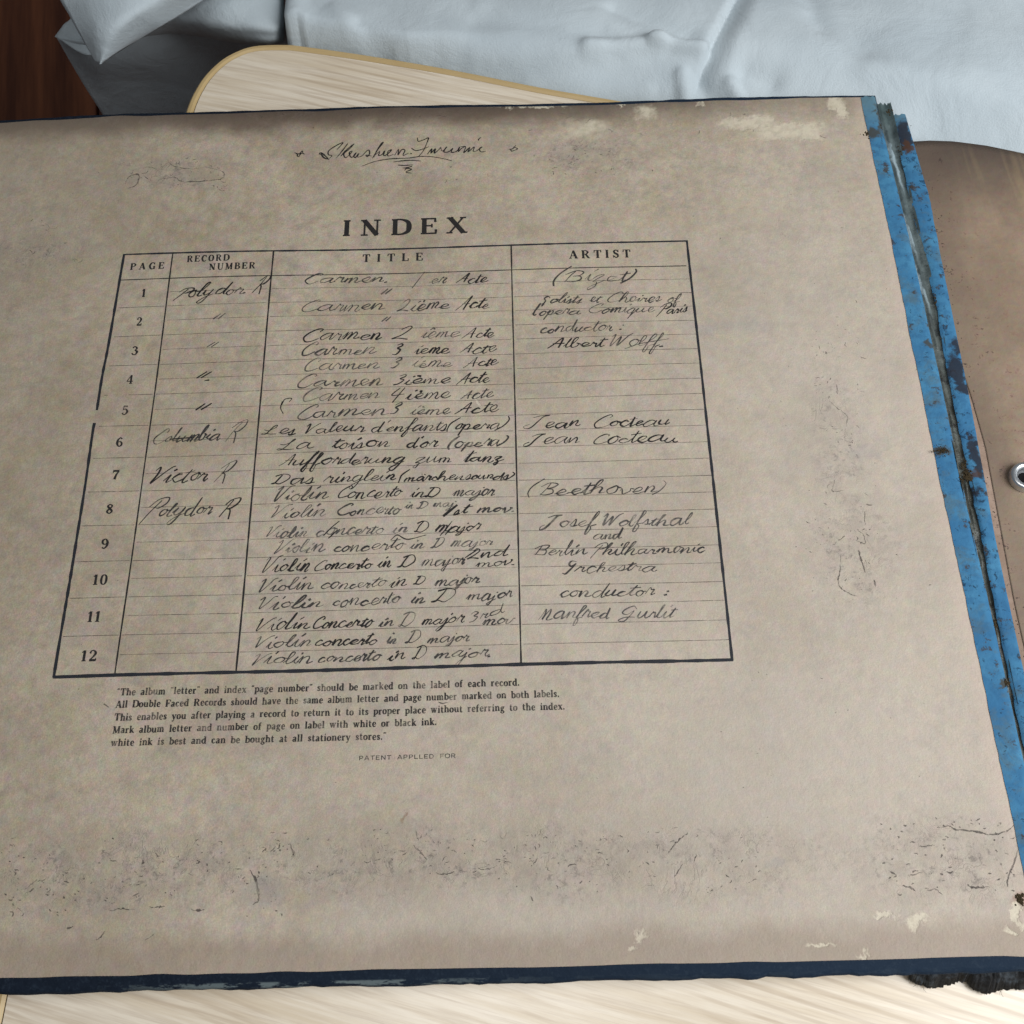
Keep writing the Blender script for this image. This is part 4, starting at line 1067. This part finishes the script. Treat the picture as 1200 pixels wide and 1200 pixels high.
scuff(0, 975, 330, 1075, 230, wd=(.00010, .00034)); scuff(300, 970, 640, 1030, 170); scuff(600, 970, 900, 1050, 170, tilt=-.5)
scuff(1020, 955, 1190, 1050, 110, wd=(.00015, .0004)); scuff(950, 370, 1010, 540, 100, ln=(2, 7), tilt=.8); scuff(940, 560, 1030, 700, 80, tilt=1.2)
scuff(640, 160, 720, 205, 50, ln=(2, 8)); scuff(150, 185, 270, 222, 45); scuff(0, 255, 100, 305, 30, ln=(3, 9)); scuff(440, 195, 620, 215, 22)
scuff(300, 130, 900, 158, 40, ln=(4, 16), tilt=0); scuff(1070, 430, 1078, 460, 12, ln=(2, 5)); scuff(0, 600, 1000, 960, 90, ln=(1, 3)); scuff(0, 180, 1000, 280, 70, ln=(1, 3)); scuff(860, 200, 1090, 960, 90, ln=(1, 4))
crk = [([(147, 217), (152, 208), (163, 206), (160, 218), (150, 222)], .0006), ([(190, 211), (205, 209), (215, 214), (240, 213), (260, 210), (261, 202), (240, 196)], .0005),
       ([(195, 188), (205, 196), (225, 199), (240, 197)], .0003), ([(165, 199), (175, 197), (187, 200)], .0003),
       ([(293, 1020), (300, 1030), (303, 1045), (303, 1056), (297, 1060)], .0008), ([(224, 1066), (232, 1067), (240, 1066)], .0007), ([(128, 1068), (140, 1065), (158, 1066)], .0005),
       ([(174, 1063), (186, 1063), (193, 1062)], .0005), ([(78, 1089), (86, 1085)], .0006), ([(170, 1102), (180, 1095)], .0004), ([(28, 1043), (36, 1036), (44, 1030)], .0004),
       ([(112, 1102), (118, 1098), (124, 1090)], .0005), ([(340, 988), (344, 1000), (342, 1004)], .0006), ([(330, 977), (338, 975)], .0005),
       ([(484, 990), (492, 998), (500, 1007)], .0006), ([(487, 973), (490, 985)], .0005), ([(510, 1023), (522, 1024), (533, 1021)], .0004), ([(560, 1018), (572, 1018), (583, 1014)], .0004), ([(622, 1050), (625, 1055)], .0006),
       ([(783, 1000), (790, 990), (798, 982), (806, 976)], .0006), ([(790, 1028), (800, 1012)], .0005),
       ([(1004, 620), (1012, 627), (1014, 637), (1009, 636), (1000, 632)], .0004), ([(982, 634), (990, 628)], .0005), ([(1006, 645), (1009, 655), (1014, 671)], .0008), ([(985, 650), (984, 668), (982, 683), (988, 692), (998, 697), (1005, 699)], .0005),
       ([(1015, 591), (1023, 591)], .0005), ([(1013, 599), (1014, 615)], .0003), ([(1024, 680), (1026, 688)], .0005), ([(978, 562), (976, 575), (990, 574)], .0003),
       ([(972, 470), (982, 478), (993, 487), (992, 500)], .0003), ([(980, 450), (982, 462)], .0003),
       ([(1098, 970), (1112, 968), (1120, 972), (1140, 974), (1160, 978), (1180, 974), (1188, 966)], .0006), ([(1192, 996), (1188, 1012), (1182, 1025), (1180, 1040)], .0007), ([(1077, 992), (1096, 990)], .0004),
       ([(1058, 1038), (1068, 1040), (1073, 1044)], .0008), ([(1134, 1037), (1142, 1040), (1160, 1039)], .0010), ([(1086, 1044), (1096, 1042), (1104, 1048)], .0005), ([(1066, 1026), (1080, 1022)], .0004), ([(960, 160), (968, 163)], .0004)]
mb = MB()
for pts, wd in crk:
    q = cr([P(*p) for p in pts], 8) if len(pts) > 2 else dens(P(*pts[0]), P(*pts[1]), .0004)
    m_ = len(q)
    mb.ribbon([(X + .00018 * n2(i * .9, wd * 1e5, 3), Y + .00018 * n2(i * .9, 7, 4), lay(X, Y) + .00001, wd * .68 * (.25 + .75 * math.sin(math.pi * (i + .5) / m_)) * (1 + .9 * n2(i * .8, X * 100, 2))) for i, (X, Y) in enumerate(q)])
o = part(mb, 'crease_cracks', M_SCUFF, page); o['kind'] = 'stuff'

# --- hinge: two blue tapes with the cracked spine cloth between them
YT = .0668; YB = -.2440


def strip(name, f0, f1, fz, mat, y0, y1, n=150, m=6, rag=0.0, parent=None, ragtop=0):
    rows = []
    for i in range(n + 1):
        t = i / n; r = []
        for j in range(m + 1):
            s = j / m
            y = y0 + (y1 - y0) * t
            if i == n and ragtop: y += ragtop * n2(j * 1.7, 3, 5)
            if i < n and i > n - 4 and ragtop: y += ragtop * .3 * n2(j * 1.7, i, 5)
            x = f0(y) * (1 - s) + f1(y) * s + (rag * n2(y * 420, j * .1, 2) if j in (0, m) else 0)
            r.append((x, y, fz(x, y, s)))
        rows.append(r)
    mb = MB(); mb.grid([r[::-1] for r in rows]); o = part(mb, name, mat, parent, smooth=True)
    return o


def lin(ys, xs): return lambda y: float(np.interp(y, ys, xs))


g0 = lin([-.25, -.175, -.11, -.03, .03, .066], [.2845, .2844, .2846, .2846, .2838, .2832])
g1 = lin([-.25, -.165, -.11, -.06, -.03, .01, .066], [.2858, .2860, .2872, .2878, .2893, .2886, .2886])
s2 = lin([-.25, -.157, -.117, -.07, -.044, -.009, .02, .045, .06], [.2905, .2913, .2919, .2940, .2946, .2957, .2965, .2953, .2945])
h1 = strip('hinge_tape', lambda y: .2777 + .00012 * n2(y * 90, 1, 1), lambda y: g0(y) + .0003, lambda x, y, s: hp(x, y) + .00016 + .00022 * math.sin(s * 2.6) - .0008 * smooth01(.84, 1, s), M_BLUE1, YB, YT + .0002, rag=.00012, ragtop=.0007)
h1['label'] = 'bright blue tape along the edge of the index page'


def spz(x, y, s):
    k = smooth01(-.14, -.02, y)          # ridge of creased cloth fades toward the foot
    return -.0008 - .0012 * math.sin(math.pi * s) + .0012 * (.35 + .65 * k) * math.exp(-((s - .42 + .08 * n2(y * 60, 0, 7)) / .17) ** 2) + .0004 * n2(y * 200, s * 4, 8)


strip('spine_cloth', lambda y: g0(y) - .0003, lambda y: g1(y) + .0008, spz, M_SPINE, YB, YT - .0022, n=260, m=14, rag=0, ragtop=.0009)
h2 = strip('hinge_tape', lambda y: g1(y), s2, lambda x, y, s: -.0008 + .0003 * math.sin(s * 3.1) + .00025 * n2(y * 60, s * 2, 3) - .0016 * smooth01(.86, 1, s) - .0003 * (1 - smooth01(0, .1, s)), M_BLUE2, YB, .0585, rag=.00022, ragtop=.0009, m=8)
h2['label'] = 'spotted blue tape with dark torn patches beside the brown sleeve'
# crumbs of torn leather stuck along the hinge
mb = MB(); rs2 = random.Random(11)


def crumb(mb, x, y, z, r):
    n = len(mb.v); k = 6
    mb.v.append((x, y, z + r * rs2.uniform(.4, .8)))
    for i in range(k):
        a = i * 2 * math.pi / k; q = r * rs2.uniform(.6, 1.3); mb.v.append((x + q * math.cos(a), y + q * 1.4 * math.sin(a), z))
    for i in range(k): mb.f.append((n, n + 1 + i, n + 1 + (i + 1) % k))


for _ in range(230):
    y = rs2.uniform(-.22, .064); e = rs2.choice((g0(y), g0(y), g1(y), s2(y) + .0004))
    crumb(mb, e + rs2.gauss(0, .00035), y, -.0006, rs2.uniform(.00006, .00022))
for (px, py, sx, sy, n, r) in ((1020, 157, 8, 3, 16, .0006), (1031, 150, 3, 4, 9, .0006), (1041, 132, 3, 6, 8, .0006), (1060, 174, 5, 5, 16, .0006), (1066, 177, 5, 2, 9, .0005),
                               (1137, 557, 7, 6, 40, .0006), (1130, 548, 3, 10, 20, .0005), (1104, 528, 7, 4, 18, .0005), (1167, 734, 2, 8, 12, .0006), (1178, 800, 4, 5, 14, .0005), (1097, 350, 1.5, 9, 14, .0004), (1195, 1054, 4, 6, 12, .0007)):
    for _ in range(n * 3):
        x, y, _z = at(px + rs2.gauss(0, sx * .6), py + rs2.gauss(0, sy * .6), 0)
        crumb(mb, x, y, .0002 if px < 1045 or px in (1104, 1178, 1195) else -.0007, r * rs2.uniform(.2, .62))
o = part(mb, 'leather_crumbs', M_CRUMB); o['kind'] = 'stuff'

# --- brown record sleeve to the right, with its metal eyelet
SX0, SX1 = .2945, .62


def topy(x): return float(np.interp(x, [.29, .2961, .3040, .3123, .3247, .3368, .37, .5, .62], [.0495, .0492, .0496, .0488, .0456, .0414, .029, -.02, -.06])) if x < .62 else -.06


def slz(x, y): return -.0034 - .0006 * math.sin((x - .29) * 40) + .0012 * smooth01(.30, .33, x) - .0022 * smooth01(.0, .05, y) + .0002 * n2(x * 60, y * 60, 4)


seam = lin([-.25, -.138, -.114, -.085, -.066, -.040, .05], [.2935, .2940, .2950, .2962, .2955, .2930, .2930])
rows = []; rows2 = []
for j in range(81):
    t = j / 80; r = []; r2 = []
    for i in range(61):
        s = (i / 60) ** 1.6; x = .3 + (SX1 - .3) * s; y = -.243 + (topy(x) + .243) * t
        x += (seam(y) - .3) * (1 - s); y = -.243 + (topy(x) + .243) * t
        r.append((x, y, slz(x, y)))
    for i in range(9):
        y = -.243 + (topy(.296) + .243) * t; x = .2900 + (seam(y) + .0008 - .2900) * i / 8
        r2.append((x, y, slz(x, y) - .0002))
    rows.append(r); rows2.append(r2)
mb = MB(); mb.grid([r[::-1] for r in rows]); sl = part(mb, 'record_sleeve', M_SLEEVE, smooth=True); solidify(sl, .0005)
sl['label'] = 'brown paper record sleeve with metal eyelet'
mb = MB(); mb.grid([r[::-1] for r in rows2]); mg = part(mb, 'sleeve_margin', M_MARGIN, smooth=True); solidify(mg, .0005)
ex, ey, _ = at(1201, 559.5, -.0025); ez = slz(ex, ey)
R1 = .0050
pr = [(R1 + .0001, -.0021), (R1, -.0002), (R1 - .0001, .0003), (R1 - .0006, .0007), (R1 - .0013, .0007), (R1 - .0019, .0003), (R1 - .0023, -.0004), (R1 - .0025, -.0016), (R1 - .0034, -.0020), (R1 - .0036, -.003)]
rings = [[(ex + r * math.cos(a), ey + r * math.sin(a), ez + .0022 + z) for a in np.linspace(0, 2 * math.pi, 41)] for r, z in pr]
mb = MB(); mb.grid(rings); ey_ = part(mb, 'eyelet', M_METAL, sl, smooth=True)
mb = MB(); mb.face([(ex + .0020 * math.cos(a), ey + .0020 * math.sin(a), ez + .0004) for a in np.linspace(0, 2 * math.pi, 25)[:-1]]); part(mb, 'eyelet_hole', M_HOLE, sl)

# further sleeves and the back cover underneath, and the tattered spine leather at the foot
mb = MB()
for k in range(3):
    z = -.0062 - .0016 * k
    mb.box(.2890 + .0008 * k, .60, -.2425, -.075, z - .0011, z)
part(mb, 'lower_sleeves', M_SLEEVE)
mb = MB(); rows = []
bt = [(1066, 1148), (1072, 1152), (1080, 1154), (1088, 1157), (1098, 1158), (1108, 1156), (1118, 1153), (1128, 1151), (1134, 1151), (1140, 1158), (1148, 1163), (1158, 1165), (1166, 1163), (1174, 1161), (1186, 1160), (1200, 1160), (1230, 1160), (1290, 1158)]
bt = cr([(float(a), float(b)) for a, b in bt], 6)
top, bot_ = [], []
for i, (px, py) in enumerate(bt):
    x, y, _ = at(px, py + 1.6 * n2(i * 1.3, 1, 6), -.0095); bot_.append((x, y, -.0100 - .0008 * abs(n2(i * .5, 3, 2))))
    top.append((x, -.2405, -.0050))
md = [((a[0] + b[0]) / 2, (a[1] + b[1]) / 2, -.0058 + .0008 * n2(i * .6, 5, 3)) for i, (a, b) in enumerate(zip(top, bot_))]
mb.grid([top, md, bot_]); tt = part(mb, 'tattered_spine_leather', M_TATTER, smooth=True); solidify(tt, .0012)
# loose threads
mb = MB()
for _ in range(8):
    i = rs2.randrange(len(bot_)); x, y, z = bot_[i]
    if x > .30: continue
    a = rs2.gauss(-1.6, .6); L = rs2.uniform(.0005, .0022)
    mb.ribbon([(x, y + .0004, z + .0006, .00012), (x + math.cos(a) * L * .5, y + math.sin(a) * L * .5, z, .0001), (x + math.cos(a + .3) * L, y + math.sin(a + .3) * L, z - .0012, .00006)])
o = part(mb, 'loose_threads', M_CRUMB); o['kind'] = 'stuff'
# spine back under the hinge
mb = MB(); mb.box(.232, .2965, -.2425, .060, -.0112, -.0062); part(mb, 'spine_back', M_TATTER)
# back board under the cover side keeps the album level on the table
mb = MB(); mb.box(-.080, .231, -.2395, .0650, TZ + .0001, -.0046); part(mb, 'inner_leaves', M_SLEEVE)
